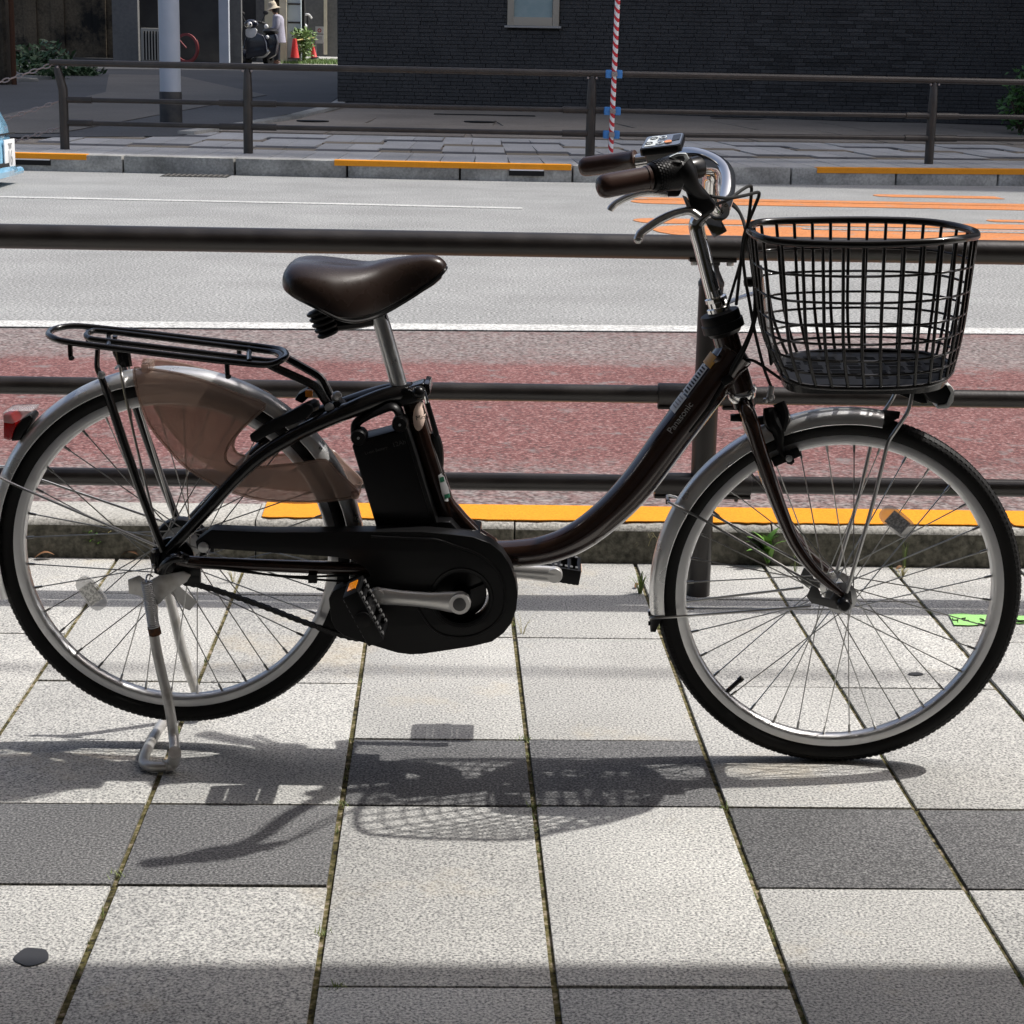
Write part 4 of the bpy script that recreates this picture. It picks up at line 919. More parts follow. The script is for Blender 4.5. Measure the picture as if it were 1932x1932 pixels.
# ---- rear rack
rk = empty('rear_rack', Vector((HR.x, 0, .66))); rk.parent = bike; ro_ = rk.location
def rp(x, y, w): return b(x, y, w)-ro_
outer = [rp(92, 628.5, 0), rp(97, 636, .036), rp(125, 645, .056), rp(208, 656, .060), rp(330, 671, .060), rp(446, 684, .060), rp(505, 688, .054), rp(534, 678, .035), rp(540, 668, 0), rp(530, 660, -.035), rp(500, 655, -.055), rp(446, 648, -.060), rp(298, 631, -.060), rp(190, 619, -.060), rp(140, 615, -.052), rp(106, 620, -.034)]
ob('outer_rail', MB().tube(cr(outer, 5, closed=True), .0052, 10, closed=True), M['black'], rk, smooth=60)
inner = [rp(163, 632, 0), rp(168, 638, .018), rp(190, 642, .026), rp(330, 659, .026), rp(446, 673, .026), rp(520, 681, .030), rp(528, 668, 0), rp(490, 661, -.026), rp(330, 641, -.026), rp(195, 625, -.026), rp(172, 626, -.018)]
ob('inner_rail', MB().tube(cr(inner, 5, closed=True), .0048, 10, closed=True), M['black'], rk, smooth=60)
for x, y in ((205, 640), (470, 668)): ob('cross_bar', MB().tube([rp(x, y+14, .060), rp(x, y-14, -.060)], .0045, 8), M['black'], rk)
for s in (1, -1):
    f_ = lambda x, y, w: (lambda p: Vector((p.x, p.y*s, p.z)))(b(x, y, w))-ro_
    lg = [f_(184, 660, .060), f_(183, 690, .062), f_(188, 706, .064), f_(202, 740, .066), f_(235, 840, .067), f_(270, 940, .068), f_(308, 1040, .070)]
    ob('rack_leg', MB().tube(cr(lg, 4), crv([.0055, .0085, .0095, .0075, .0075, .007, .0065], 4), 10, up=(0, 1, 0), r2=crv([.004, .004, .004, .0065, .0075, .007, .006], 4)), M['black'], rk)
    ob('leg_bolt', MB().lathe([(0, 0), (.0062, 0), (.0062, .004), (.004, .006), (0, .006)], f_(192, 707, .068), (0, -s, 0), n=10), M['steel'], rk)
    st = [f_(500, 683, .048), f_(520, 694, .046), f_(560, 712, .04), f_(594, 729, .034), f_(610, 750, .028), f_(622, 768, .024)]
    ob('rack_strut', MB().tube(cr(st, 4), .0068, 10), M['black'], rk)
    ob('strut_bolt', MB().lathe([(0, 0), (.0075, 0), (.0075, .005), (.005, .007), (0, .007)], f_(622, 768, .032), (0, -s, 0), n=12), M['steel'], rk)
    for x, y0, y1 in ((132, 648, 676), (428, 684, 711)): ob('hook', MB().tube([f_(x, y0, .058), f_(x+1, y1-4, .058), f_(x+3, y1, .062)], [.004, .004, .005], 8), M['black'], rk)
ob('mount_bracket', MB().tube([b(231, 660, 0)-ro_, b(236, 692, 0)-ro_], .0055, 8, up=(0, 1, 0), r2=.012), M['black'], rk)
bp('stay_lug', MB().prism([b(618, 775, .016), b(632, 752, .016), b(652, 765, .016), b(646, 792, .016), b(620, 800, .016)], (0, .032, 0)), M['black'], bevel=.003)
bp('lug_bolt', MB().lathe([(0, 0), (.008, 0), (.008, .01), (.005, .013), (0, .013)], b(634, 750, .02), (.3, -.8, .5), n=12).lathe([(0, 0), (.006, 0), (.006, .012), (0, .012)], b(648, 768, .02), (.5, -.7, .3), n=10), M['steel'])

# ---- battery
bo = [(664, 842), (668, 836), (762, 812), (769, 814), (832, 1012), (715, 1012)]
bat = bp('battery', MB().prism([b(x, y, .047) for x, y in bo], (0, .070, 0)), M['satin'], bevel=.008, seg=3)
ob('battery_top', MB().prism([b(663, 826, .044), b(690, 828, .044), b(746, 812, .044), b(772, 805, .044), b(768, 814, .044), b(668, 838, .044)], (0, .055, 0)), M['plastic'], bat, bevel=.004)
hd = cr([b(674, 830, .02), b(670, 808, .02), b(677, 794, .02), b(698, 781, .02), b(722, 771, .02), b(738, 766, .02), b(749, 771, .02), b(756, 786, .02), b(764, 810, .02)], 5)
ob('battery_handle', MB().tube(hd, .018, 12, up=(0, 1, 0), r2=.0075), M['plastic'], bat, smooth=60)
for x, y in ((676, 827), (754, 802)):
    ob('handle_hinge', MB().lathe([(0, 0), (.011, 0), (.013, .004), (.013, .03), (0, .03)], b(x, y, .050), (0, 1, 0), n=18), M['plastic'], bat, smooth=40)
    ob('hinge_screw', MB().lathe([(0, 0), (.0022, 0), (.0022, .002), (0, .002)], b(x, y, .0515), (0, 1, 0), n=10), M['steel'], bat)
ob('battery_band', MB().prism([b(x, y, .049) for x, y in ((760, 806), (768, 808), (832, 1010), (822, 1010))], (0, .092, 0)), M['plastic'], bat, bevel=.002)
bp('battery_rail', MB().prism([b(766, 775, .010), b(784, 772, .010), b(842, 960, .010), b(850, 1010, .010), b(832, 1010, .010), b(812, 930, .010), b(790, 870, .010)], (0, .020, 0)), M['satin'], bevel=.003)
bp('battery_cradle', MB().prism([b(715, 1004, .05), b(800, 992, .05), b(828, 985, .05), b(850, 985, .045), b(868, 1006, .045), b(905, 1012, .045), b(905, 1030, .045), b(715, 1030, .05)], (0, .09, 0)), M['satin'], bevel=.005)
ex_ = (b(740, 800, .05)-b(676, 818, .05)); ez_ = Vector((-ex_.z, 0, ex_.x))
text('battery_print', 'Li-ion Battery', .0068, b(689, 858, .0478), ex_, ez_, M['print_dim'], bat)
text('battery_print', '12Ah', .0105, b(741, 844, .0478), ex_, ez_, M['inkgrey'] if False else M['print_dim'], bat)

# ---- drive unit, chain cover, cranks
AX = b(868, 1134, .09); AX0 = Vector((AX.x, 0, AX.z))
bp('drive_unit', MB().prism([b(x, y, .045) for x, y in ((735, 1030), (800, 1022), (890, 1022), (940, 1050), (955, 1085), (948, 1110), (905, 1112), (868, 1140), (850, 1160), (790, 1205), (730, 1200), (690, 1150))], (0, .088, 0)), M['satin'], bevel=.012, seg=3)
co = [(369, 1022), (398, 1000), (511, 1005), (620, 1004), (700, 1003), (795, 1003), (850, 1008), (892, 1013), (925, 1025), (947, 1043), (963, 1068), (973, 1095), (977, 1122), (974, 1150), (965, 1176), (950, 1195), (928, 1211), (890, 1220), (845, 1227), (797, 1234), (775, 1235), (750, 1232), (720, 1223), (680, 1211), (650, 1200), (632, 1186), (625, 1170), (620, 1130), (628, 1116), (660, 1102), (700, 1088), (690, 1072), (662, 1056), (630, 1051), (511, 1043), (398, 1035), (380, 1043), (371, 1035)]
hc = b(871, 1128, .085); hole = [hc+Vector((.043*math.cos(a), 0, .043*math.sin(a))) for a in [2*math.pi*k/36 for k in range(36)]]
cov = bp('chain_cover', MB().prism([b(x, y, .085) for x, y in co], (0, .034, 0), [hole]), M['plastic'], bevel=.006, seg=3, smooth=50)
# raised rim line and shoulder of the cover
rid = cr([b(x, y, .0855) for x, y in ((700, 1012), (790, 1016), (824, 1018), (860, 1030), (905, 1047), (938, 1075), (952, 1110), (950, 1150), (930, 1180), (890, 1200), (845, 1200), (815, 1185), (790, 1150))], 5)
ob('cover_ridge', MB().tube(rid, .0022, 6), M['plastic'], cov)
ob('cover_ring', MB().lathe([(.044, 0), (.046, .0025), (.050, .003), (.0515, 0)], hc+Vector((0, .001, 0)), (0, -1, 0), n=40), M['plastic'], cov)
ob('chainring', MB().lathe([(.012, 0), (.041, 0), (.041, .004), (.012, .004)], Vector((AX.x, -.052, AX.z)), (0, 1, 0), n=40, a0=R(-25), a1=R(285)), M['satin'], cov)
bp('bottom_bracket', MB().tube([Vector((AX.x, -.085, AX.z)), Vector((AX.x, .085, AX.z))], .015, 16), M['satin'])
for s, (px_, py_) in ((1, (712, 1124)), (-1, (1046, 1084))):
    w_ = .098 if s > 0 else -.092
    c0 = Vector((AX.x, -w_, AX.z)); c1 = b(px_, py_, w_); d = (c1-c0)
    n_ = 9; pts = [c0+d*(t/8) for t in range(n_)]
    rw = [.0185, .0175, .0150, .0135, .0128, .0128, .0130, .0140, .0142]
    mb = MB().tube(pts, rw, 14, up=(-d.z, 0, d.x), r2=[.0085]*n_)
    mb.lathe([(0, -.009), (.0165, -.009), (.0178, -.006), (.0178, .006), (.0165, .009), (0, .009)], c0, (0, 1, 0), n=26); mb.lathe([(0, -.008), (.0125, -.008), (.0137, -.005), (.0137, .005), (.0125, .008), (0, .008)], c1, (0, 1, 0), n=22)
    ca_ = bp('crank_arm', mb, M['crank'], smooth=55)
    ob('crank_cap', MB().lathe([(0, 0), (.0105, 0), (.0105, .0022), (.009, .003), (0, .003)], c0+Vector((0, -.009*s, 0)), (0, -s, 0), n=22), pm('cap_grey', (.10, .10, .10), .5), ca_)
    # pedal
    ang = R(-63) if s > 0 else R(-8); dl = Vector((math.cos(ang), 0, math.sin(ang))); dn = Vector((-dl.z, 0, dl.x))
    pc_ = Vector((c1.x, -(abs(w_)+.058)*s, c1.z)) if s > 0 else Vector((c1.x, (abs(w_)+.058), c1.z-.005))
    if s > 0: q = b(690, 1152, .156); pc_ = Vector((q.x, -.156, q.z))
    ax3 = (dl, Vector((0, 1, 0)), dn)
    body = MB()
    for k in (-1, 1): body.box(pc_+Vector((0, k*.038, 0)), (.088, .007, .026), ax3)
    body.box(pc_, (.02, .07, .022), ax3)
    for k in (-1, 1): body.box(pc_+dl*(k*.041), (.007, .076, .026), ax3)
    for k in (-1, 1):
        for j in (-1, 1): body.box(pc_+dl*(k*.024)+dn*(j*.0095), (.007, .070, .005), ax3)
    pd = ob('pedal', body, M['plastic'], ca_, bevel=.0015)
    tr = MB()
    for k in range(9):
        for yy in (-.03, .03):
            for j in (-1, 1): tr.box(pc_+dl*(-.036+.009*k)+Vector((0, yy, 0))+dn*(j*.0138), (.0045, .010, .003), ax3)
    ob('pedal_grip', tr, pm('pedal_grey', (.09, .09, .09), .5), ca_)
    for k in (-1, 1): ob('pedal_reflector', MB().box(pc_+dl*(k*.0448), (.002, .042, .014), ax3), M['amber'], ca_)
    ob('pedal_cap', MB().lathe([(0, 0), (.0125, 0), (.0125, .004), (0, .006)], pc_+Vector((0, -.042*s, 0)), (0, -s, 0), n=18), M['plastic'], ca_)

# ---- chain: single links of the lower run
chn = empty('chain', b(330, 1090, .042)); chn.parent = bike; co_ = chn.location
cp = cr([b(318, 1084, .042), b(345, 1098, .042), b(390, 1108, .042), b(480, 1138, .042), b(575, 1174, .042), b(650, 1200, .045), b(700, 1208, .048)], 24)
acc = [0]
for a_, c_ in zip(cp, cp[1:]): acc.append(acc[-1]+(c_-a_).length)
def along(s):
    for i in range(len(acc)-1):
        if acc[i] <= s <= acc[i+1]: return cp[i].lerp(cp[i+1], (s-acc[i])/max(acc[i+1]-acc[i], 1e-9))
    return cp[-1]
lo = [Vector((.0063+.0043*math.cos(a), 0, .0043*math.sin(a))) for a in [math.pi/2-math.pi*k/6 for k in range(7)]]+[Vector((-.0063-.0043*math.cos(a), 0, -.0043*math.sin(a))) for a in [math.pi/2-math.pi*k/6 for k in range(7)]]
lo = lo[:7]+[Vector((0, 0, -.0030))]+[Vector((-.0063+.0043*math.cos(a), 0, .0043*math.sin(a))) for a in [-math.pi/2-math.pi*k/6 for k in range(7)]]+[Vector((0, 0, .0030))]
lmes = []
for wd_k in (.0036, .0026):
    mbk = MB()
    for s in (-1, 1): mbk.prism([q+Vector((0, s*wd_k-.0005, 0)) for q in lo], (0, .001, 0))
    for s in (-1, 1): mbk.tube([Vector((s*.0063, -wd_k-.001, 0)), Vector((s*.0063, wd_k+.001, 0))], .0032, 8)
    lmes.append(mbk.mesh('link', M['satin']))
k = 0; s_ = .006
while s_+.0127 < acc[-1]:
    A_, C_ = along(s_), along(s_+.0127); d = C_-A_; o = put('link', lmes[k % 2], chn, (A_+C_)/2-co_); o.rotation_euler = (0, -math.atan2(d.z, d.x), 0); s_ += .0127; k += 1
bp('chain_guide', MB().box(b(350, 1088, .05), (.05, .012, .022)).tube([b(330, 1085, .05), b(335, 1100, .05)], .012, 12), M['satin'], bevel=.002)

# ---- axle fittings, stand
bp('axle_cover', MB().tube(cr([b(304, 1078, .078), b(318, 1058, .082), b(336, 1050, .082), b(352, 1055, .075)], 4), crv([.011, .017, .017, .009], 4), 14, up=(0, 1, 0), r2=.008), M['black'], smooth=60)
bp('cover_end_bolt', MB().lathe([(0, 0), (.0085, 0), (.0085, .004), (.005, .006), (0, .006)], b(384, 1032, .086), (0, -1, 0), n=14), M['steel'])
stn = empty('kickstand', Vector((HR.x-.01, 0, 0))); stn.parent = bike; so = stn.location
def sp_(x, y, w): return b(x, y, w)-so
def sg_(x, y, z=.010): return bz(x, y, z)-so
plt = [(278, 1098), (300, 1086), (345, 1078), (360, 1085), (352, 1098), (330, 1112), (312, 1128), (300, 1140), (286, 1142), (262, 1124), (243, 1120), (241, 1094), (262, 1086)]
ob('stand_plate', MB().prism([sp_(x, y, .076) for x, y in plt], (0, .0035, 0)), M['stand'], stn, bevel=.001)
ob('stand_plate', MB().prism([sp_(x, y, -.076) for x, y in plt], (0, .0035, 0)), M['stand'], stn, bevel=.001)
FN = sg_(318, 1444, .011); 
loop = [sp_(288, 1140, .080), sp_(291, 1200, .086), sp_(303, 1262, .096), sp_(318, 1325, .108), sp_(327, 1385, .118), sg_(329, 1425, .035), sg_(325, 1441, .012), sg_(308, 1447, .010), sg_(284, 1446, .010), sg_(271, 1438, .010), sg_(277, 1416, .010), sg_(292, 1388, .012), sg_(308, 1362, .013), sg_(335, 1338, .011), sg_(372, 1333, .011), sg_(384, 1330, .03), sp_(370, 1305, -.118), sp_(345, 1230, -.1), sp_(328, 1160, -.086), sp_(315, 1110, -.082)]
ob('stand_leg', MB().tube(cr(loop, 5), .0085, 14), M['stand'], stn, smooth=60)
ob('foot_sleeve', MB().tube(cr([sg_(329.5, 1419, .045), sg_(329, 1430, .028), sg_(325, 1441, .013), sg_(310, 1447, .011)], 4), .0105, 12), M['stand'], stn)
# spring of wound wire
S0, S1 = sp_(277, 1098, .104), sp_(290, 1183, .106); sd2 = S1-S0; sl2 = sd2.length; sa = sd2.normalized(); e1 = sa.orthogonal().normalized(); e2 = sa.cross(e1)
co3 = [S0+sa*(sl2*t/ (24*10))+(e1*math.cos(2*math.pi*t/10)+e2*math.sin(2*math.pi*t/10))*.0088 for t in range(241)]
ob('stand_spring', MB().tube(co3, .0012, 5), M['steel'], stn, smooth=60)
ob('spring_hook', MB().tube(cr([S0+sa*.002, sp_(276, 1090, .09), sp_(280, 1084, .084), sp_(288, 1088, .08)], 4), .0016, 6), M['steel'], stn)
ob('rusty_catch', MB().tube([sp_(290, 1183, .098), sp_(293, 1196, .096)], .0105, 10), M['rust'], stn)
ob('lock_tab', MB().prism([sp_(x, y, -.06) for x, y in ((316, 1112), (330, 1098), (372, 1136), (358, 1152), (348, 1148))], (0, .003, 0)), M['stand'], stn)
bp('brake_arm', MB().prism([b(292, 1050, .072), b(302, 1044, .072), b(300, 1060, .072), b(298, 1085, .072), b(290, 1082, .072)], (0, .02, 0)), M['satin'], bevel=.002)
bp('stay_screw', MB().ball(b(290, 1039, .074), .004, 8).ball(b(290, 1068, .076), .004, 8), M['steel'])

# ---- front basket
BK = empty('front_basket', b(1630, 600)); BK.parent = bike; BO_ = BK.location
def loop_at(s, N=96):
    """closed outline of the basket at depth s (0 rim .. 1 floor)"""
    top_ = [b(1412, 432, 0), b(1417, 438, .09), b(1440, 450, .148), b(1500, 458, .165), b(1634, 461, .168), b(1750, 457, .160), b(1808, 451, .130), b(1838, 447, .07), b(1843, 443, .0), b(1836, 436, -.07), b(1800, 426, -.125), b(1740, 418, -.155), b(1640, 415, -.166), b(1520, 416, -.165), b(1440, 419, -.148), b(1416, 426, -.09)]
    bot_ = [b(1468, 690, 0), b(1471, 698, .06), b(1488, 716, .105), b(1530, 729, .118), b(1634, 733, .120), b(1730, 729, .114), b(1775, 718, .09), b(1793, 705, .05), b(1797, 694, 0), b(1788, 682, -.05), b(1762, 671, -.09), b(1720, 664, -.112), b(1634, 661, -.118), b(1540, 664, -.116), b(1490, 671, -.10), b(1470, 681, -.06)]
    T = cr(top_, N//16, closed=True); B_ = cr(bot_, N//16, closed=True)
    hz = s; sp2 = s*.55+.45*(s**3.2 if s > 0 else 0)          # sides fall steep, then tuck in
    sp2 = min(1, .62*s+.38*max(0, (s-.55)/.45)**2)
    return [Vector((t.x+(q.x-t.x)*sp2, t.y+(q.y-t.y)*sp2, t.z+(q.z-t.z)*hz))-BO_ for t, q in zip(T, B_)]
NB = 96
rimL = loop_at(0)
ob('basket_rim', MB().tube(rimL, .0060, 10, closed=True), M['black'], BK, smooth=60)
levels = [0, .12, .26, .40, .54, .67, .78, .87, .94, 1.0]
LV = [loop_at(s) for s in levels]
for s in (.215, .395, .555, .68, .80, .90): ob('basket_ring', MB().tube(loop_at(s), .0021, 6, closed=True), M['black'], BK, smooth=60)
ob('basket_floor_ring', MB().tube(loop_at(1.0), .004, 8, closed=True), M['black'], BK, smooth=60)
idx = [0, 2, 4, 7, 9, 11, 13] + [16+k*2 for k in range(0)]
# wires evenly spaced along the rim
per = [0]
for i in range(NB): per.append(per[-1]+(rimL[(i+1) % NB]-rimL[i]).length)
nw = 40
def at_frac(loop, i, f): return loop[i].lerp(loop[(i+1) % NB], f)
for k in range(nw):
    d = per[-1]*k/nw
    i = max(j for j in range(NB) if per[j] <= d+1e-9); f = (d-per[i])/(per[i+1]-per[i])
    ob('basket_wire', MB().tube([at_frac(l, i, f) for l in LV], .0028, 7), M['black'], BK, smooth=60)
# slotted floor tray
fl_ = loop_at(1.0); fc = sum(fl_, Vector())/NB
fo = [fc+(q-fc)*.985 for q in fl_]
zf = lambda x, y: fc.z+ sum((q.z-fc.z)*(q.x-fc.x) for q in fl_)/sum((q.x-fc.x)**2 for q in fl_)*(x-fc.x)+sum((q.z-fc.z)*(q.y-fc.y) for q in fl_)/sum((q.y-fc.y)**2 for q in fl_)*(y-fc.y)
fo = [Vector((q.x, q.y, zf(q.x, q.y))) for q in fo]; holes = []
for iy in range(5):
    for ix in range(8):
        cx = fc.x-.112+ix*.032; cy = fc.y-.064+iy*.032
        for j in (-1, 0, 1):
            y0 = cy+j*.0095; ins = all(((x-fc.x)/.125)**4+((yy-fc.y)/.088)**4 < 1 for x in (cx-.012, cx+.012) for yy in (y0-.003, y0+.003))
            sh_x = .004 if (ix+iy) % 2 else 0
            if ins: holes.append([Vector((x, yy, zf(x, yy))) for x, yy in ((cx-.012+sh_x, y0-.003), (cx+.011+sh_x, y0-.003), (cx+.011+sh_x, y0+.003), (cx-.012+sh_x, y0+.003))])
ob('basket_floor', MB().prism(fo, (0, 0, -.004), holes), M['plastic'], BK)
rimf = [Vector((q.x, q.y, zf(q.x, q.y)-.010)) for q in fo]
ob('basket_base', MB().loft([fo, [fc+(q-fc)*.97+Vector((0, 0, -.006)) for q in rimf]], caps=False), M['black'], BK)
# plate, bracket and stays that carry the basket
ob('back_plate', MB().prism([q-BO_ for q in (b(1424, 500, .03), b(1433, 500, -.03), b(1458, 680, -.03), b(1452, 690, .03))], (.004, 0, 0)), M['black'], BK, bevel=.002)
ob('head_bracket', MB().tube([q-BO_ for q in (b(1352, 581, 0), b(1372, 571, 0), b(1398, 561, 0), b(1432, 550, 0))], .0028, 8, up=(0, 0, 1), r2=.011), M['alu'], BK)
ob('bracket_knob', MB().lathe([(0, 0), (.006, 0), (.008, .006), (.007, .016), (0, .018)], b(1424, 533, .02)-BO_, (-1, 0, .1), n=12), M['plastic'], BK)
for s in (1, -1):
    f_ = lambda x, y, w: (lambda p: Vector((p.x, p.y*s, p.z)))(b(x, y, w))-BO_
    q = [f_(1721, 738, .058), f_(1720, 748, .06), f_(1712, 778, .061), f_(1690, 812, .061), f_(1676, 835, .06), f_(1664, 880, .059), f_(1640, 975, .057), f_(1597, 1118, .056)]
    ob('basket_stay', MB().tube(cr(q, 4), .0032, 8), M['spoke'], BK)
# headlight
hl = bp('headlight', MB().prism([b(1738, 738, .022), b(1770, 726, .024), b(1785, 724, .024), b(1800, 736, .024), b(1792, 762, .024), b(1776, 766, .022), b(1752, 758, .02)], (0, .046, 0)), M['satin'], bevel=.005, seg=3)
ob('headlight_lens', MB().prism([b(1786, 726, .027), b(1794, 727, .027), b(1802, 738, .027), b(1799, 758, .027), b(1790, 771, .027), b(1768, 772, .025), b(1770, 765, .025), b(1786, 763, .026), b(1795, 742, .027)], (0, .052, 0)), pm('lamp_lens', (.72, .73, .72), .08), hl, bevel=.002)
ob('lamp_bracket', MB().prism([b(1690, 742, .01), b(1740, 738, .01), b(1752, 762, .01), b(1738, 762, .01)], (0, .02, 0)), M['satin'], hl, bevel=.002)

# ---- front brake
br = bp('brake_caliper', MB().tube([b(1418, 796, 0), b(1462, 789, 0)], .0075, 12).tube(cr([b(1470, 760, .01), b(1478, 785, .016), b(1472, 812, .02)], 4), .010, 10).tube(cr([b(1452, 770, .012), b(1456, 795, .02), b(1468, 815, .024), b(1472, 845, .026), b(1482, 862, .026)], 4), crv([.010, .013, .010, .006, .006], 4), 10), M['plastic'], bevel=0)
ob('caliper_spring', MB().ball(b(1472, 790, .012), .017, 14, (1, .8, 1.15)), M['satin'], br)
bpx = (b(1500, 855, .02)-b(1464, 870, .02)).normalized(); bpz = Vector((-bpx.z, 0, bpx.x))
ob('brake_pad', MB().box(b(1483, 862, .021), (.046, .012, .014), (bpx, Vector((0, 1, 0)), bpz)), M['rubber'], br, bevel=.002)
ob('pad_holder', MB().prism([b(1479, 856, .034), b(1494, 851, .034), b(1500, 872, .034), b(1494, 878, .034), b(1485, 876, .034)], (0, .008, 0)), M['satin'], br, bevel=.002)
ob('pad_bolt', MB().lathe([(0, 0), (.0055, 0), (.0055, .006), (0, .007)], b(1488, 864, .036), (0, -1, 0), n=10), M['steel'], br)
ob('cable_anchor', MB().ball(b(1454, 750, .012), .007, 10).ball(b(1444, 756, .016), .005, 8).tube([b(1456, 728, .01), b(1452, 750, .012)], .005, 8), M['steel'], br)
ob('pivot_bolt', MB().tube([b(1378, 788, 0), b(1400, 788, 0)], [.006, .007], 10), M['satin'], br)

# ---- cables
def cable(pts, r=.0026): return bp('brake_cable', MB().tube(cr([b(*q) for q in pts], 6), r, 8), M['rubber'])
cable([(1340, 370, .198), (1372, 374, .17), (1404, 369, .13), (1428, 363, .10), (1432, 368, .09), (1424, 390, .08), (1410, 425, .06), (1402, 455, .05), (1395, 520, .04), (1389, 575, .03)])
cable([(1350, 386, .186), (1378, 374, .15), (1400, 358, .12), (1414, 351, .1), (1418, 358, .09), (1414, 400, .07), (1408, 440, .06), (1402, 480, .05), (1406, 525, .045), (1414, 570, .05), (1424, 625, .04), (1440, 690, .02), (1455, 730, .01)])
cable([(1375, 378, -.1), (1390, 392, -.08), (1404, 420, -.03), (1414, 455, .0), (1422, 490, .03), (1428, 540, .045), (1427, 590, .045), (1415, 635, .04), (1395, 680, .038), (1375, 712, .034), (1340, 765, .03), (1300, 815, .028)])
cable([(1376, 383, -.08), (1396, 402, -.05), (1408, 440, .0), (1418, 500, .035), (1424, 560, .05), (1420, 610, .048), (1404, 652, .044), (1382, 692, .04), (1372, 716, .036), (1335, 775, .03)])
cable([(1404, 680, .01), (1416, 679, .02), (1432, 686, .02), (1452, 700, .02), (1478, 718, .02), (1510, 738, .01)], .0024)
cable([(1372, 573, .02), (1378, 560, .02), (1404, 470, .03), (1410, 440, .03)], .0024)
bp('cable_clip', MB().box(b(1372, 716, .034), (.018, .012, .012), (Vector((.8, 0, .6)), Vector((0, 1, 0)), Vector((-.6, 0, .8)))), M['plastic'], bevel=.002)
cable([(660, 1085, .06), (560, 1088, .066), (470, 1080, .068), (400, 1070, .07), (350, 1066, .07)], .002)
cable([(690, 1098, .06), (620, 1095, .062), (520, 1086, .066), (430, 1072, .07), (352, 1064, .072)], .002)
bp('cable_clip', MB().box(b(590, 1091, .066), (.014, .01, .014)), M['plastic'])

# ---- stickers and lettering
def stick(name, quad_, mat, w, parent=None): return bp(name, MB().prism([b(x, y, w) for x, y in quad_], (0, .0006, 0)), M[mat], parent)
tx = b(1312, 750, .0)-b(1262, 817, .0); ty = Vector((-tx.z, 0, tx.x))
text('brand_lettering', 'Panasonic', .0148, b(1267, 819, .0318), tx, ty, M['inkgrey'], dtube, spacing=1.0, thick=.0006)
def patch(name, x0, x1, a0, a1, mat, n=8, dr=.0006):
    """sticker wrapped on the down tube between two picture points, over an angular range"""
    mb = MB(); vs = []
    P0 = b(*x0, 0); P1 = b(*x1, 0); m_ = 8
    for i in range(m_+1):
        q = P0.lerp(P1, i/m_)
        j = min(range(len(dtc)), key=lambda t: (dtc[t]-q).length)
        # nearest point on the centre line
        best = None
        for k in range(max(0, j-1), min(len(dtc)-1, j+1)):
            A_, C_ = dtc[k], dtc[k+1]; d = C_-A_; t = max(0, min(1, (q-A_).dot(d)/d.dot(d))); c = A_+d*t; e = (q-c).length
            if best is None or e < best[0]: best = (e, c, d.normalized(), rad[k]*(1-t)+rad[k+1]*t)
        _, c, t, r_ = best; nrm = Vector((-t.z, 0, t.x));
        if nrm.z < 0: nrm = -nrm
        for k in range(n+1):
            a = a0+(a1-a0)*k/n; vs.append(c+Y3*(math.cos(a)*(r_+dr))+nrm*(math.sin(a)*(r_*.92 if False else r_)+math.sin(a)*dr))
    mb.add(vs, [(i*(n+1)+k, (i+1)*(n+1)+k, (i+1)*(n+1)+k+1, i*(n+1)+k+1) for i in range(m_) for k in range(n)])
    return ob(name, mb, M[mat], dtube, smooth=80)
patch('orange_sticker', (1358, 704), (1372, 684), R(40), R(88), 'st_orange')
patch('info_sticker', (1319, 757), (1357, 706), R(48), R(80), 'st_white')
for k in range(9): patch('sticker_bar', (1320.5+4.0*k, 755-5.4*k), (1322.5+4.0*k, 752.3-5.4*k), R(52), R(70), 'ink', dr=.0013)
patch('white_sticker', (1294, 790), (1316, 760), R(46), R(82), 'st_white')
for k in range(4): patch('sticker_bar', (1299+4.0*k, 783-5.4*k), (1300.5+4.0*k, 781-5.4*k), R(52), R(74), 'inkgrey', dr=.0013)
ov = []
for k in range(28):
    a = 2*math.pi*k/28; ov.append((791+11*math.cos(a)-3*math.sin(a), 785+26*math.sin(a)+4*math.cos(a)))
mbv = MB(); 
sA, sB = seatc[0], seatc[-1]
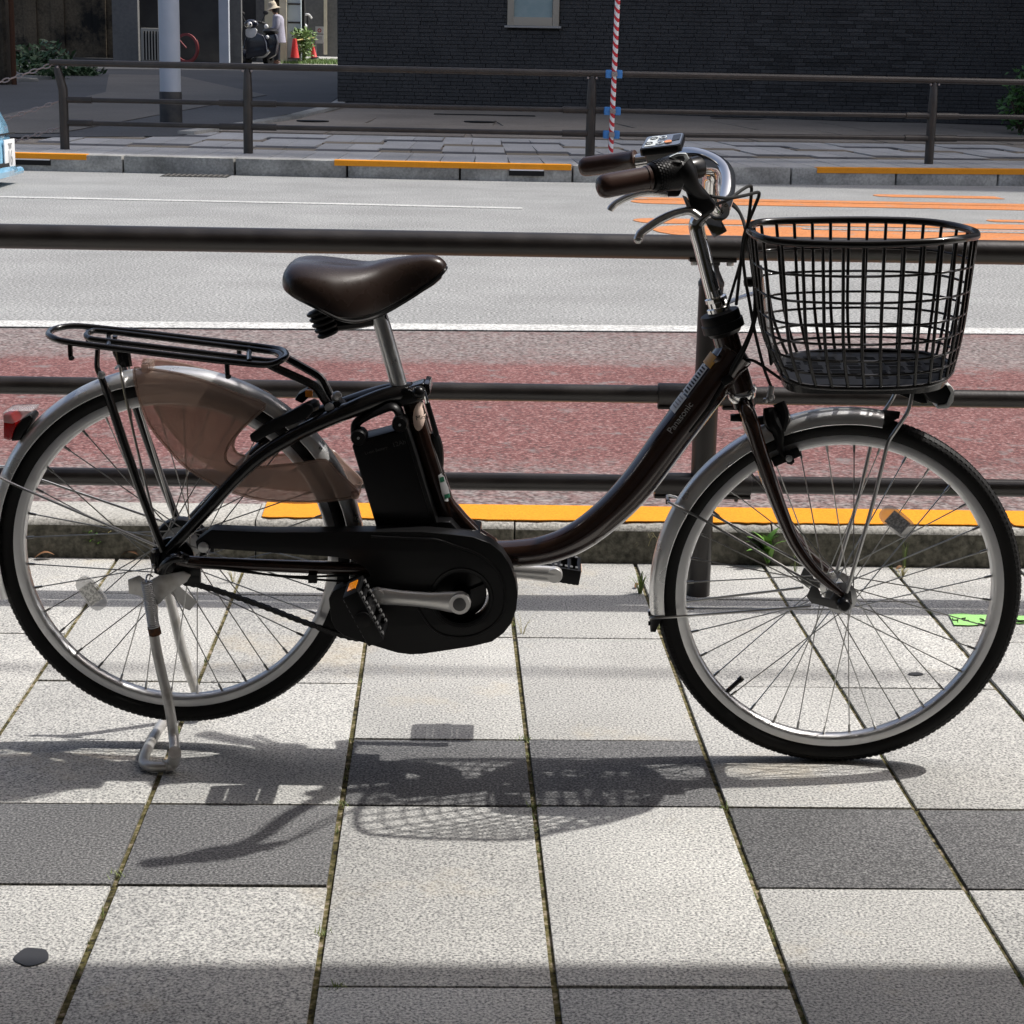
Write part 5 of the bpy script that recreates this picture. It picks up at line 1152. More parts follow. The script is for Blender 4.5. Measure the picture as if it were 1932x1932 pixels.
def wrap_seat(name, outline, mat, dr=.0006):
    vs = []
    for x, y in outline:
        q = b(x, y, .012)
        best = min(((q-seatc[k].lerp(seatc[k+1], t/6)).xz.length if hasattr(q, 'xz') else 0, seatc[k].lerp(seatc[k+1], t/6), k) for k in range(len(seatc)-1) for t in range(7)) if False else None
        k = min(range(len(seatc)-1), key=lambda i: abs((seatc[i].z+seatc[i+1].z)/2-q.z)); A_, C_ = seatc[k], seatc[k+1]
        t = (q.z-A_.z)/(C_.z-A_.z); cx = A_.x+(C_.x-A_.x)*t; dx = max(-.0171, min(.0171, (q.x-cx)*.97))
        vs.append(Vector((cx+dx*(1+dr/.0172), -(math.sqrt(.0172**2-dx*dx)+dr), q.z)))
    n = len(vs); c = sum(vs, Vector())/n; kk_ = min(range(len(seatc)-1), key=lambda i: abs(seatc[i].z-c.z))
    mb = MB(); rings_ = [vs]
    for f in (.66, .33):
        rr = []
        for (x, y) in [((px-sum(o_[0] for o_ in outline)/n)*f+sum(o_[0] for o_ in outline)/n, (py-sum(o_[1] for o_ in outline)/n)*f+sum(o_[1] for o_ in outline)/n) for px, py in outline]:
            q = b(x, y, .012); k = min(range(len(seatc)-1), key=lambda i: abs((seatc[i].z+seatc[i+1].z)/2-q.z)); A_, C_ = seatc[k], seatc[k+1]
            t = (q.z-A_.z)/(C_.z-A_.z); cx = A_.x+(C_.x-A_.x)*t; dx = max(-.0171, min(.0171, (q.x-cx)*.97)); rr.append(Vector((cx+dx*(1+dr/.0172), -(math.sqrt(.0172**2-dx*dx)+dr), q.z)))
        rings_.append(rr)
    mb.loft(rings_, caps=False); mb.f.append(tuple(range(2*n, 3*n))); mb.mi.append(0)
    return bp(name, mb, M[mat], [o for o in bike.children if o.name.startswith('seat_tube')][0], smooth=80)
wrap_seat('oval_sticker', ov, 'st_pink')
sq = b(785, 793, .0182); text('sticker_print', 'Mimi', .0105, sq+Vector((0, -.0005, 0)), (1, 0, .22), (-.22, 0, 1), M['ink'], [o for o in bike.children if o.name.startswith('seat_tube')][0], thick=.0002)
wrap_seat('green_sticker', [(827, 896), (832, 893), (838, 895), (846, 922), (850, 941), (845, 945), (839, 944), (834, 930)], 'st_white')
wrap_seat('green_band', [(838, 932), (847, 931), (849, 938), (840, 940)], 'st_green', .0014); wrap_seat('green_band', [(829, 900), (836, 899), (838, 908), (831, 909)], 'st_green', .0014)
# ================================================================== small things on the pavement
def blade_tuft(name, base, n, h, spread, mat, label, cat='weed', droop=.4, wd=.0016):
    root = empty(name, base); tag(root, label, cat, 'grass tufts in the joints and along the kerb'); mb = MB()
    for k in range(n):
        a = rnd.uniform(0, 2*math.pi); hh = h*rnd.uniform(.5, 1); s = spread*rnd.uniform(.2, 1); d = Vector((math.cos(a), math.sin(a), 0)); sd = Vector((-d.y, d.x, 0))
        P = [Vector((0, 0, -.003))+d*.004*rnd.random(), d*s*.35+Vector((0, 0, hh*.55)), d*s*.8+Vector((0, 0, hh*.95)), d*s*(1+droop)+Vector((0, 0, hh*(1-.35*droop)))]
        vs = []
        for i, q in enumerate(cr(P, 3)):
            w_ = wd*(1-i/9.5); vs += [q-sd*w_, q+sd*w_]
        mb.add(vs, [(2*i, 2*i+2, 2*i+3, 2*i+1) for i in range(len(vs)//2-1)])
    ob('blades', mb, mat, root); return root
def leaf(mb, base, d, up, L_, w):
    sd = d.cross(up).normalized(); vs = []; n = 6
    for i in range(n+1):
        t = i/n; q = base+d*(L_*t)+up*(.25*L_*math.sin(t*math.pi*.9)); ww = w*math.sin(math.pi*min(1, t*.92+.06))**.8*(1-.2*t)
        vs += [q-sd*ww+up*.15*ww, q, q+sd*ww+up*.15*ww]
    mb.add(vs, [(3*i+j, 3*i+3+j, 3*i+4+j, 3*i+1+j) for i in range(n) for j in (0, 1)])
P = onz(1448, 1068); lp = empty('leafy_weed', P); tag(lp, 'bright green broad leaved weed at the kerb seen through the front wheel', 'weed')
for k in range(15):
    a = rnd.uniform(0, 2*math.pi); el = rnd.uniform(.35, 1.25); d = Vector((math.cos(a)*math.cos(el), math.sin(a)*math.cos(el)*.6-.15, math.sin(el))).normalized(); up = Vector((0, 0, 1))-d*d.z
    mb = MB(); leaf(mb, Vector((0, 0, .004+.012*rnd.random())), d, (up+Vector((.01, 0, 0))).normalized(), rnd.uniform(.05, .085), rnd.uniform(.010, .015)); ob('leaf', mb, M['leaf'], lp, smooth=60)
blade_tuft('grass_tuft', onz(1208, 1120), 22, .055, .035, M['grassgreen'], 'grass tuft at the slab joint just left of the front mudguard')
blade_tuft('grass_tuft', onz(1215, 1060), 12, .085, .05, M['straw'], 'tall dry seeding grass at the kerb left of the fence post', wd=.0009)
blade_tuft('grass_tuft', onz(1706, 1072), 10, .075, .02, M['grassgreen'], 'thin upright grass at the kerb below the front wheel reflector', droop=.1)
blade_tuft('grass_tuft', onz(1702, 1090), 16, .03, .03, M['straw'], 'short dry grass clump in the joint right of the front hub')
blade_tuft('grass_tuft', onz(440, 1098), 12, .05, .04, M['straw'], 'dry grass in the joint behind the bicycle chain', wd=.0009)
blade_tuft('grass_tuft', onz(985, 1196), 9, .045, .04, M['straw'], 'wispy dry grass below the right end of the chain cover', wd=.0008)
blade_tuft('grass_tuft', onz(1462, 1062), 12, .07, .03, M['straw'], 'thin dry stalks right beside the leafy weed', wd=.0008)
blade_tuft('grass_tuft', onz(1500, 1080), 8, .05, .03, M['grassgreen'], 'small sparse grass right of the leafy weed by the fork', wd=.0009)
blade_tuft('grass_tuft', onz(900, 1035, .0), 14, .06, .05, M['grassgreen'], 'grass growing at the kerb above the chain cover')
blade_tuft('grass_tuft', onz(1010, 1040, .0), 14, .07, .06, M['straw'], 'dry grass at the kerb inside the curve of the frame')
P = onz(196, 1052); lp2 = empty('seedling', P); tag(lp2, 'small green seedling at the kerb seen through the rear wheel', 'weed')
for (dx, dz, mt) in ((-.02, .05, 'leaf'), (-.03, .035, 'leaf'), (-.012, .03, 'leaf'), (-.032, .055, 'leaf'), (.015, .07, 'straw'), (.012, .055, 'straw')):
    c = Vector((dx, 0, dz)); ob('stem', MB().tube([Vector((dx*.2, 0, 0)), c*.6, c], .0007, 5), M[mt], lp2)
    for k in range(4):
        mb = MB(); a = k*math.pi/2+.4; d = Vector((math.cos(a), math.sin(a)*.5, .4)).normalized(); leaf(mb, c, d, Vector((-d.x*.4, 0, 1)).normalized(), .016, .004); ob('leaf', mb, M[mt], lp2)
for x, y, a, lb in ((65, 1056, .2, 'brown dead leaf by the kerb at the left picture edge'), (228, 1052, -.3, 'brown curled dead leaf against the kerb behind the rear hub'), (1198, 1112, 1.0, 'small dead leaf beside the grass tuft left of the front wheel'), (1690, 1078, .5, 'dead leaf in the joint right of the front hub')):
    mb = MB(); d = Vector((math.cos(a), math.sin(a), .05)); leaf(mb, Vector((0, 0, 0)), d, Vector((0, 0, 1)), .045 if x < 300 else .025, .010 if x < 300 else .006); tag(ob('dead_leaf', mb, M['deadleaf'], loc=onz(x, y)+Vector((0, 0, .004))), lb, 'leaf', 'dead leaves on the pavement')
# moss and grass cushions in the joints: too many to count
mb = MB()
for k in range(2, 8):
    X = PX0+k*PW
    for j in range(60):
        y = rnd.uniform(1.9, 4.25); n_ = rnd.randint(2, 4)
        if math.sin(y*5+k*1.7)+rnd.uniform(-.8, .8) < .35: continue
        for q in range(n_):
            a = rnd.uniform(0, 6.28); h = rnd.uniform(.003, .008); c = Vector((X+rnd.uniform(-.004, .004), y+rnd.uniform(-.006, .006), -.004)); d = Vector((math.cos(a), math.sin(a), 0))
            mb.add([c-Vector((-d.y, d.x, 0))*.0012, c+Vector((-d.y, d.x, 0))*.0012, c+d*h*.8+Vector((0, 0, h+.003))], [(0, 1, 2)])
for X, Y in ((PX0+3*PW, PY0+2*PL), (PX0+5*PW, PY0+2*PL), (PX0+4*PW, PY0+3*PL), (PX0+3*PW, PY0+.5*PL), (PX0+2*PW, PY0+1.1*PL), (PX0+3*PW+.03, PY0-.0*PL), (PX0+4*PW, PY0+2*PL)):
    for q in range(26):
        a = rnd.uniform(0, 6.28); h = rnd.uniform(.005, .012); c = Vector((X+rnd.gauss(0, .006), Y+rnd.gauss(0, .006), -.003)); d = Vector((math.cos(a), math.sin(a), 0))
        mb.add([c-Vector((-d.y, d.x, 0))*.0011, c+Vector((-d.y, d.x, 0))*.0011, c+d*h*.9+Vector((0, 0, h))], [(0, 1, 2)])
tag(ob('joint_moss', mb, M['grassgreen']), 'low moss and grass sprouting from the paving joints', 'moss', kind='stuff')
# stains, mark in green paint
def blot(name, c, rx, ry, mat, label, cat, n=22, z=.0010):
    n = 32; p1, p2 = rnd.uniform(0, 6), rnd.uniform(0, 6); ph = [1+.07*math.sin(2*math.pi*k/n*2+p1)+.05*math.sin(2*math.pi*k/n*5+p2)+rnd.uniform(-.02, .02) for k in range(n)]
    return tag(ob(name, MB().prism([Vector((rx*ph[k]*math.cos(2*math.pi*k/n), ry*ph[k]*math.sin(2*math.pi*k/n), 0)) for k in range(n)], (0, 0, .0002)), mat, loc=Vector((c.x, c.y, z))), label, cat)
blot('dark_stain', onz(60, 1806), .021, .026, M['stain'], 'round dark spot on the slab at the lower left', 'stain')
blot('dark_stain', onz(1728, 1272), .014, .010, M['stain'], 'small dark spot on the slab seen through the front wheel', 'stain')
gm = empty('green_mark', onz(1850, 1168)); gm.location.z = .0022; tag(gm, 'bright green paint mark with black handwriting on the slab right of the front wheel', 'paint mark')
def gq(x, y, z=.0022): return onz(x, y, z)-gm.location
ob('paint_patch', MB().prism([gq(x, y) for x, y in ((1790, 1160), (1815, 1157), (1835, 1160), (1862, 1160), (1900, 1162), (1935, 1162), (1940, 1172), (1932, 1176), (1905, 1176), (1862, 1178), (1830, 1180), (1800, 1179), (1796, 1170))], (0, 0, .0005)), M['lightgreen'], gm)
for st in ([(1797, 1167), (1799, 1171), (1808, 1171)], [(1808, 1166), (1807, 1174)], [(1814, 1168), (1822, 1167), (1818, 1171), (1828, 1172)], [(1848, 1168), (1856, 1170)], [(1849, 1173), (1862, 1172)], [(1915, 1168), (1922, 1172), (1934, 1172)], [(1916, 1174), (1934, 1175)]):
    ob('pen_stroke', MB().tube([gq(x, y, .003) for x, y in st], .0026, 5, r2=.0004), M['ink'], gm)

# ================================================================== across the road
# bush at the right edge
def foliage(mb, c, rx, ry, rz, n, s, seed):
    r2 = random.Random(seed)
    for k in range(n):
        u = Vector((r2.gauss(0, 1), r2.gauss(0, 1), r2.gauss(0, 1))).normalized()*(r2.random()**.4)
        lump = 1+.25*math.sin(u.x*7+seed)*math.sin(u.z*6)
        q = Vector(c)+Vector((u.x*rx, u.y*ry, u.z*rz))*lump; d = Vector((r2.uniform(-1, 1), r2.uniform(-1, 1), r2.uniform(-.6, .8))).normalized(); sd = d.orthogonal().normalized(); L_ = s*r2.uniform(.6, 1.3)
        mb.add([q, q+d*L_*.5+sd*L_*.22, q+d*L_, q+d*L_*.5-sd*L_*.22], [(0, 1, 2, 3)])
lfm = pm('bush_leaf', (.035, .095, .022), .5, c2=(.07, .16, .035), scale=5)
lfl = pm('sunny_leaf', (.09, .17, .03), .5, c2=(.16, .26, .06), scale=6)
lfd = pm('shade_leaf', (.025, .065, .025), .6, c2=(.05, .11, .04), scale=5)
P = fground(1925, 250); bs = empty('shrub', P); tag(bs, 'dense green shrub at the right picture edge before the brick wall', 'shrub')
mb = MB(); foliage(mb, (.1, 0, .45), .42, .4, .5, 900, .11, 3); foliage(mb, (.25, 0, .8), .3, .3, .25, 400, .11, 5); ob('foliage', mb, lfm, bs)
for k in range(5): ob('stem', MB().tube([Vector((0, 0, 0)), Vector((.1*(k-2), .05*k-.1, .5))], .012, 6), M['oldwall'], bs)
for x, y, r_, lb in ((72, 128, (.75, .5, .45), 'dark green weeds growing against the old alley wall'), (132, 122, (.7, .5, .18), 'low dark weeds on the rubble right of the alley wall weeds')):
    P = fground(x, y+20); o = empty('weed_clump', P); tag(o, lb, 'weeds'); mb = MB(); foliage(mb, (0, 0, r_[2]*.6), *r_, 700, .16, int(x)); ob('foliage', mb, lfd, o); ob('stem', MB().tube([Vector((0, 0, 0)), Vector((.05, 0, .3))], .015, 6), lfd, o)
for k, (x, y, s, lb) in enumerate(((20, 153, .5, 'pale rubble slab nearest the left picture edge'), (60, 149, .35, 'pale rubble block below the dark weeds'), (95, 144, .22, 'small pale stone between the dark weeds'), (140, 136, .45, 'long pale stone along the foot of the alley wall'))):
    P = fground(x, y); mb = MB(); mb.loft([[Vector((math.cos(a)*s*(1+.2*rnd.random()), math.sin(a)*.15, z)) for a in [2*math.pi*j/9 for j in range(9)]] for z in (0, .06, .09)]); tag(ob('rubble_stone', mb, M['kerb'], loc=P, bevel=.01), lb, 'stone', 'rubble along the alley wall')

# air conditioner in the alley
ac = empty('air_conditioner', Vector((ony(290, 118, 50).x, 50, ony(290, 119, 50).z))); tag(ac, 'pale slatted outdoor air conditioner unit behind the utility pole', 'air conditioner')
sc_ = 50/FOC; wA, hA = 46*sc_, 62*sc_
ob('casing', MB().box((0, .2, hA/2), (wA, .3, hA)), pm('ac_casing', (.3, .29, .26), .6), ac, bevel=.02)
ob('grille', MB().box((0, .04, hA/2), (wA*.86, .02, hA*.82)), M['slot'], ac)
for k in range(8): ob('slat', MB().box((-wA*.40+k*wA*.115, .02, hA/2), (.03, .03, hA*.84)), pm('ac_slat', (.36, .345, .31), .6) if k == 0 else bpy.data.materials['ac_slat'], ac)
# traffic cones, plants, sign
def cone(px_, py_, hpx, Y, lb, tilt=0):
    P = ony(px_, py_, Y); s = Y/FOC; h = hpx*s; o = empty('traffic_cone', P); tag(o, lb, 'traffic cone', 'traffic cones in the alley'); o.rotation_euler = (0, tilt, 0)
    ob('cone_body', MB().lathe([(0, .03), (h*.24, .03), (h*.22, h*.1), (h*.10, h*.93), (h*.10, h*.97), (h*.085, h), (0, h)], n=18), pm('cone_red', (.62, .035, .03), .5), o)
    ob('cone_base', MB().box((0, 0, .02), (h*.62, h*.62, .04)), M['poleband'], o, bevel=.01); return o
cone(556, 112, 37, 53.6, 'red traffic cone standing left of the potted plants in the alley'); cone(593, 111, 26, 55, 'smaller red traffic cone half hidden right of the plants', R(-8))
ob('pole_bar', MB().tube([ony(560, 76, 53.6), ony(592, 71, 55)], .02, 8), pm('bar_yellow', (.55, .4, .15), .6)); tag(bpy.data.objects['pole_bar'], 'thin yellowish bar resting between the two red cones', 'bar')
P = ony(574, 113, 54.2); pb = empty('potted_plant', P); tag(pb, 'leafy sunlit plant growing between the two red cones', 'plant')
mb = MB(); foliage(mb, (0, 0, .40), .26, .25, .40, 500, .12, 9); foliage(mb, (-.05, 0, .7), .34, .2, .14, 200, .14, 12); ob('foliage', mb, lfl, pb); ob('stem', MB().tube([Vector((0, 0, 0)), Vector((0, 0, .4))], .03, 6), M['oldwall'], pb)
mb = MB(); r2 = random.Random(4)
for k in range(2600):
    q = Vector((ony(540, 112, 54).x+r2.uniform(-.1, 1.6), 54.0+r2.uniform(-.6, 3.0), 0)); q.z = fz(q.x, q.y)+.035; a = r2.uniform(0, 6.28); h = r2.uniform(.04, .12); d = Vector((math.cos(a), math.sin(a), 0)); s_ = Vector((-d.y, d.x, 0))*.012
    mb.add([q-s_, q+s_, q+d*h*.5+Vector((0, 0, h))], [(0, 1, 2)])
tag(ob('yard_grass', mb, lfl), 'sunlit grass in the yard at the end of the alley', 'grass', kind='stuff')
P = ony(603, 101, 55.5); sg2 = empty('notice_board', P); tag(sg2, 'small white notice board on two legs by the grey wall', 'sign'); s = 55.5/FOC
ob('board', MB().box((-.0, 0, 33*s), (15*s, .03, 30*s)), pm('board_white', (.5, .5, .5), .6), sg2)
for k in (-1, 1): ob('leg', MB().tube([Vector((k*7*s, 0, 0)), Vector((k*7*s, 0, 20*s))], .018, 6), M['chain'], sg2)
ob('no_parking_ring', MB().lathe([(2.0*s, 0), (3.6*s, 0), (3.6*s, .006), (2.0*s, .006)], (0, -.016, 41*s), (0, -1, 0), n=18), pm('sign_red', (.4, .06, .05), .5), sg2)
for k in range(3): ob('text_line', MB().box((0, -.017, (30-2*k)*s), (9*s, .004, .8*s)), M['inkgrey'], sg2)
ob('board_seam', MB().box((0, -.017, 34.5*s), (15*s, .004, 1.2*s)), M['slot'], sg2)
# little bicycle handlebar beyond the plant: a parked scooter front
P = ony(580, 100, 56.5); ps = empty('parked_bicycle', P); tag(ps, 'front of a parked bicycle with pale handlebar behind the plants', 'bicycle'); s = 56.5/FOC
ob('handlebar', MB().tube(cr([Vector((-9*s, 0, 62*s)), Vector((-4*s, -.1, 67*s)), Vector((3*s, -.1, 68*s)), Vector((8*s, 0, 62*s))], 4), .03, 8), M['whitep'], ps)
ob('head_stem', MB().tube([Vector((1*s, 0, 67*s)), Vector((0, 0, 40*s))], .03, 8), M['poleband'], ps); ob('fork', MB().tube([Vector((0, 0, 42*s)), Vector((-2*s, 0, 20*s))], .025, 8), M['poleband'], ps)
ob('lamp', MB().ball((-5*s, -.1, 47*s), .09, 10), M['whitep'], ps); ob('front_wheel', MB().lathe([(.27, -.02), (.30, -.02), (.30, .02), (.27, .02)], (-2*s, 0, .3), (0, 1, 0), n=24, closedp=True), M['poleband'], ps)
# red bicycle wheel peeping out behind the pole
P = ony(352, 120, 49); rb = empty('red_bicycle', P); tag(rb, 'red wheel of a parked bicycle showing beside the utility pole', 'bicycle')
ob('wheel', MB().lathe([(.30, -.02), (.36, -.02), (.36, .02), (.30, .02)], (0, 0, .38), (.5, 1, 0), n=28, closedp=True), pm('dull_red', (.22, .03, .03), .6), rb)
ob('mudguard', MB().lathe([(.37, -.03), (.39, 0), (.37, .03)], (0, 0, .38), (.5, 1, 0), n=20, a0=R(10), a1=R(150)), bpy.data.materials['dull_red'], rb)
ob('frame_tube', MB().tube([Vector((0, 0, .38)), Vector((-.5, .3, .9))], .02, 8), bpy.data.materials['dull_red'], rb)

# ---- scooter
SY = 52.4; so_ = ony(490, 119, SY); sct = empty('scooter', so_); tag(sct, 'dark navy motor scooter with white front panel parked in the alley', 'scooter'); s = SY/FOC
navy = pm('scooter_navy', (.008, .010, .022), .25, coat=.6); 
def sv(x, y, dy=0): q = ony(x, y, SY)-so_; return Vector((q.x, dy, q.z))
ob('leg_shield', MB().prism([sv(x, y, -.22) for x, y in ((462, 112), (459, 95), (462, 78), (468, 66), (486, 62), (498, 66), (504, 80), (506, 100), (498, 106), (480, 108), (472, 112))], (0, .25, 0)), navy, sct, bevel=.05, seg=3)
ob('front_panel', MB().prism([sv(x, y, -.27) for x, y in ((465, 56), (471, 53), (484, 53), (487, 58), (483, 69), (477, 72), (469, 71), (465, 66))], (0, .1, 0)), M['whitep'], sct, bevel=.02)
ob('body', MB().prism([sv(x, y, .15) for x, y in ((488, 108), (494, 70), (505, 60), (520, 62), (524, 80), (520, 104), (506, 112))], (0, .5, 0)), navy, sct, bevel=.08, seg=3)
ob('engine_cover', MB().lathe([(0, 0), (11*s, 0), (12*s, .05), (10*s, .1), (0, .1)], sv(494, 97, .05), (.2, -1, .1), n=20), pm('engine_grey', (.09, .085, .08), .4, .6), sct)
ob('exhaust', MB().tube(cr([sv(481, 95, 0), sv(486, 106, -.05), sv(498, 105, -.05), sv(507, 96, 0)], 4), .055, 10), M['alu'], sct)
ob('front_wheel', MB().lathe([(.10, -.06), (.24, -.06), (.27, 0), (.24, .06), (.10, .06)], sv(466, 111, .0)+Vector((0, 0, .06)), (.95, -.3, 0), n=24, closedp=True), M['rubber'], sct)
ob('rear_wheel', MB().lathe([(.10, -.07), (.24, -.07), (.27, 0), (.24, .07), (.10, .07)], sv(503, 114, .5)+Vector((0, 0, .09)), (.95, -.3, 0), n=24, closedp=True), M['rubber'], sct)
ob('handlebar', MB().tube(cr([sv(463, 44, -.1), sv(474, 43, -.15), sv(490, 42, -.1), sv(501, 45, .1)], 4), .035, 8), M['poleband'], sct)
ob('headlamp_cowl', MB().ball(sv(476, 46, -.2), .16, 14, (1.2, .8, .8)), navy, sct); ob('headlamp', MB().ball(sv(473, 47, -.31), .085, 12), M['chrome'], sct)
for x0, y0, x1, y1 in ((465, 44, 457, 28), (494, 42, 502, 26)): ob('mirror', MB().tube([sv(x0, y0, -.1), sv(x1, y1, -.1)], .014, 6).ball(sv(x1, y1-2, -.1), .075, 10, (1, .4, .8)), M['poleband'], sct)
ob('seat', MB().ball(sv(508, 60, .35), .2, 14, (1.1, 1.5, .55)), M['satin'], sct); ob('indicator', MB().ball(sv(503, 50, -.1), .06, 10).ball(sv(505, 70, -.1), .05, 8), M['whitep'], sct)
ob('fender', MB().lathe([(.27, -.07), (.31, 0), (.27, .07)], sv(466, 111, 0)+Vector((0, 0, .06)), (.95, -.3, 0), n=16, a0=R(0), a1=R(180)), navy, sct)

# ---- person beside the scooter: walks facing left, looking down
PYY = 53.4; pz = ony(521, 119, PYY); per_ = empty('person', Vector((pz.x, PYY, pz.z))); tag(per_, 'person in a pale hat, long grey shirt and dark trousers standing by the scooter', 'person')
s = PYY/FOC
def pv(x, y, dy=0): q = ony(x, y, PYY)-per_.location; return Vector((q.x, dy, q.z))
J = {'pel': pv(523, 66), 'che': pv(524, 40), 'nek': pv(521, 28), 'chin': pv(519, 24), 'hd': pv(516, 18), 'top': pv(516, 12)}
jl = ['pel', 'che', 'nek', 'chin', 'hd', 'top']; vs = [J[k] for k in jl]; rad_ = [.13, .14, .055, .06, .09, .075]; edg = [(i, i+1) for i in range(5)]
def limb(root, pts, rs):
    i0 = root
    for p_, r_ in zip(pts, rs): vs.append(p_); rad_.append(r_); edg.append((i0, len(vs)-1)); i0 = len(vs)-1
for sgn in (1, -1):
    limb(0, [pv(522+sgn*1, 70, -.09*sgn), pv(520+sgn*2, 92, -.10*sgn), pv(521+sgn*3, 114, -.10*sgn), pv(516+sgn*3, 117.5, -.10*sgn)], [.085, .06, .045, .035])
    limb(1, [pv(525, 36, -.17*sgn), pv(522+sgn, 52, -.23*sgn), pv(509+sgn, 57, -.20*sgn), pv(503+sgn, 56, -.19*sgn)], [.06, .045, .036, .03])
me = bpy.data.meshes.new('body'); me.from_pydata([tuple(v) for v in vs], edg, []); bod = put('body', me, per_); me.materials.append(pm('skin', (.33, .19, .13), .6))
md = bod.modifiers.new('skin', 'SKIN'); bod.modifiers.new('sub', 'SUBSURF').levels = 2
for i, v in enumerate(me.skin_vertices[0].data): v.radius = (rad_[i], rad_[i])
me.skin_vertices[0].data[0].use_root = True
shirt = pm('shirt_lavender', (.40, .39, .46), .8, c2=(.34, .33, .40), scale=8); trou = pm('trousers_navy', (.014, .018, .03), .8)
rg = []
for y, hx, hy, cx in ((27, .07, .08, 522), (30, .13, .19, 523.5), (36, .155, .235, 525), (46, .16, .22, 525), (58, .175, .23, 525), (70, .19, .25, 525.5), (80, .20, .26, 526), (81, .15, .2, 526)):
    rg.append([pv(cx, y)+Vector((hx*math.cos(a), hy*math.sin(a), 0)) for a in [2*math.pi*k/18 for k in range(18)]])
ob('long_shirt', MB().loft(rg), shirt, per_, smooth=70)
for sgn in (1, -1):
    ob('sleeve', MB().tube(cr([pv(525, 33, -.16*sgn), pv(524, 43, -.21*sgn), pv(521, 53, -.235*sgn), pv(511, 57, -.21*sgn)], 4), crv([.085, .08, .07, .058], 4), 12), shirt, per_, smooth=70)
    ob('trouser_leg', MB().tube([pv(522, 68, -.09*sgn), pv(521+sgn*2, 92, -.10*sgn), pv(521+sgn*3, 113, -.10*sgn)], [.115, .095, .075], 12), trou, per_)
    ob('shoe', MB().ball(pv(518+sgn*3, 117.2, -.10*sgn), .07, 12, (1.7, .8, .75)), pm('shoe_brown', (.16, .08, .06), .6), per_)
    for f in range(5): ob('finger', MB().tube(cr([pv(504.5, 55.5+f*.45, -.195*sgn), pv(502.6, 55.8+f*.5, -.195*sgn), pv(501.3, 56.8+f*.45, -.19*sgn)], 3), [.011]*7, 6), bpy.data.materials['skin'], per_)
ob('hat', MB().lathe([(0, .15), (.07, .145), (.105, .11), (.118, .05), (.122, .0), (.20, -.05), (.205, -.056), (.118, -.005), (0, 0)], pv(514.5, 13), (-.25, 0, 1), n=24), pm('hat_straw', (.55, .48, .36), .8), per_, smooth=60)
ob('hair', MB().ball(pv(519, 17.5), .105, 14, (.95, 1.0, 1.05)), pm('hair_black', (.015, .012, .01), .6), per_)
ob('nose', MB().ball(pv(509.8, 20), .022, 8, (1, .7, 1)), bpy.data.materials['skin'], per_)

# ---- blue car entering at the left picture edge, nose to the right
cy0, cy1 = 16.2, 17.8; cm = (cy0+cy1)/2
xf = ony(36, 290, cy1-.15).x-.02; car = empty('car', Vector((xf-1.9, cm, 0))); tag(car, 'light blue car nose with a white number plate at the left picture edge', 'car')
bl_ = pm('car_blue', (.24, .52, .74), .25, coat=1.0)
def cx_(x, y, z): return Vector((x-car.location.x, y-cm, z))
hw = (cy1-cy0)/2
prof_top = [(-3.9, .85), (-3.85, .95), (-3.2, 1.25), (-2.6, 1.36), (-1.5, 1.36), (-.98, 1.14), (-.62, .97), (-.3, .85), (-.12, .71), (-.03, .53), (0, .33), (-.0, .20), (.05, .14), (.04, .09), (-.1, .06)]
rg = []
for t in (-1, -.97, -.88, -.6, 0, .6, .88, .97, 1):
    ins = .16*(abs(t)**6); rg.append([cx_(xf+x-ins*(1 if x > -1.5 else -1)*(1 if z < 1.2 else .4), cm+t*hw*(1-(.16 if z > .95 else 0)), z-(.05*abs(t)**4 if z > .5 else 0)) for x, z in prof_top+[(-3.9, .10)]])
ob('body', MB().loft(rg), bl_, car, smooth=45)
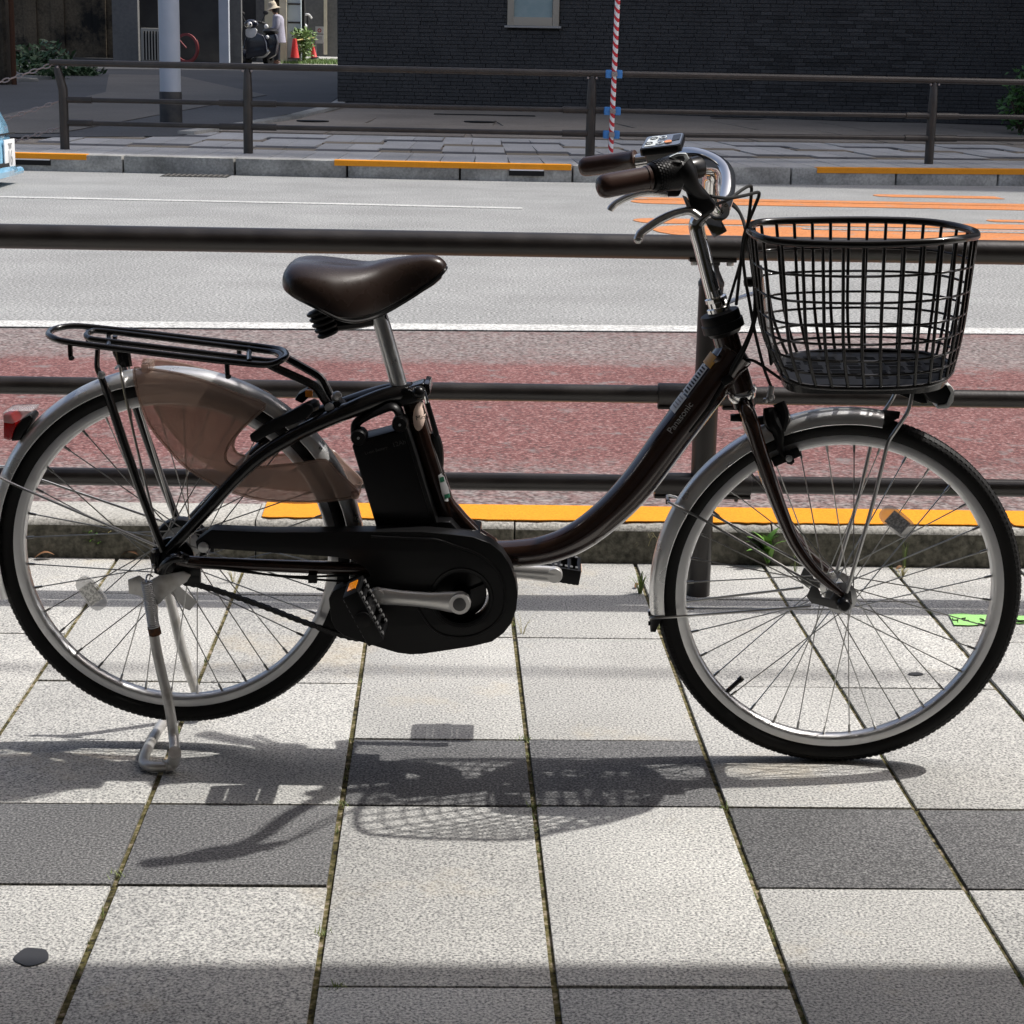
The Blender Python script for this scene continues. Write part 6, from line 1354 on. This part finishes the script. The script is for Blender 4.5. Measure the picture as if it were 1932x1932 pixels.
for sgn in (-1, 1):
    for xw in (-.75, -3.1):
        c = cx_(xf+xw, cm+sgn*(hw-.09), .29); w_ = ob('wheel', MB().lathe([(.0, -.02), (.17, -.03), (.19, -.07), (.27, -.08), (.29, -.05), (.29, .08), (.2, .09), (0, .09)], c, (0, -sgn*-1, 0), n=28), M['rubber'], car)
        ob('wheel_cap', MB().lathe([(0, .1), (.16, .1), (.17, .085), (0, .085)], c, (0, sgn, 0), n=20), M['alu'], car)
    ob('headlight', MB().ball(cx_(xf-.20, cm+sgn*(hw-.30), .555), .13, 14, (.9, 1.2, .75)), M['chrome'], car)
    ob('side_window', MB().prism([cx_(xf+x, cm+sgn*(hw-.115), z) for x, z in ((-3.1, .98), (-2.8, 1.28), (-1.6, 1.30), (-1.08, .98))], (0, sgn*.02, 0)), M['panelgrey'], car)
    ob('door_seam', MB().box(cx_(xf-1.9, cm+sgn*(hw+.0), .6), (.012, .012, .6)), M['slot'], car)
ob('windscreen', MB().prism([cx_(xf-1.42, cm+t*(hw-.2), 1.40) for t in (-1, 1)]+[cx_(xf-.76, cm+t*(hw-.12), 1.06) for t in (1, -1)], (.02, 0, .02)), M['panelgrey'], car)
ob('grille', MB().box(cx_(xf-.005, cm-.1, .17), (.05, .75, .08)), M['slot'], car, bevel=.01)
ob('bumper_seam', MB().box(cx_(xf-.03, cm, .455), (.05, 1.25, .014)), M['slot'], car)
pq = cx_(xf+.012, cm+.30, .285); pl_o = ob('number_plate', MB().box(pq, (.012, .40, .25)), M['whitep'], car, bevel=.004)
text('plate_number', '16', .19, pq+Vector((.009, -.10, -.10)), (0, 1, 0), (0, 0, 1), M['inkgrey'], pl_o, thick=.001)
ob('plate_sign', MB().box(pq+Vector((.008, 0, .085)), (.004, .15, .012)).box(pq+Vector((.008, 0, .06)), (.004, .09, .03)), M['inkgrey'], pl_o)
ob('bumper_lip', MB().tube([cx_(xf+.005, cm+t*hw*.93, .115) for t in (-1, -.5, 0, .5, 1)], .035, 8), bl_, car)
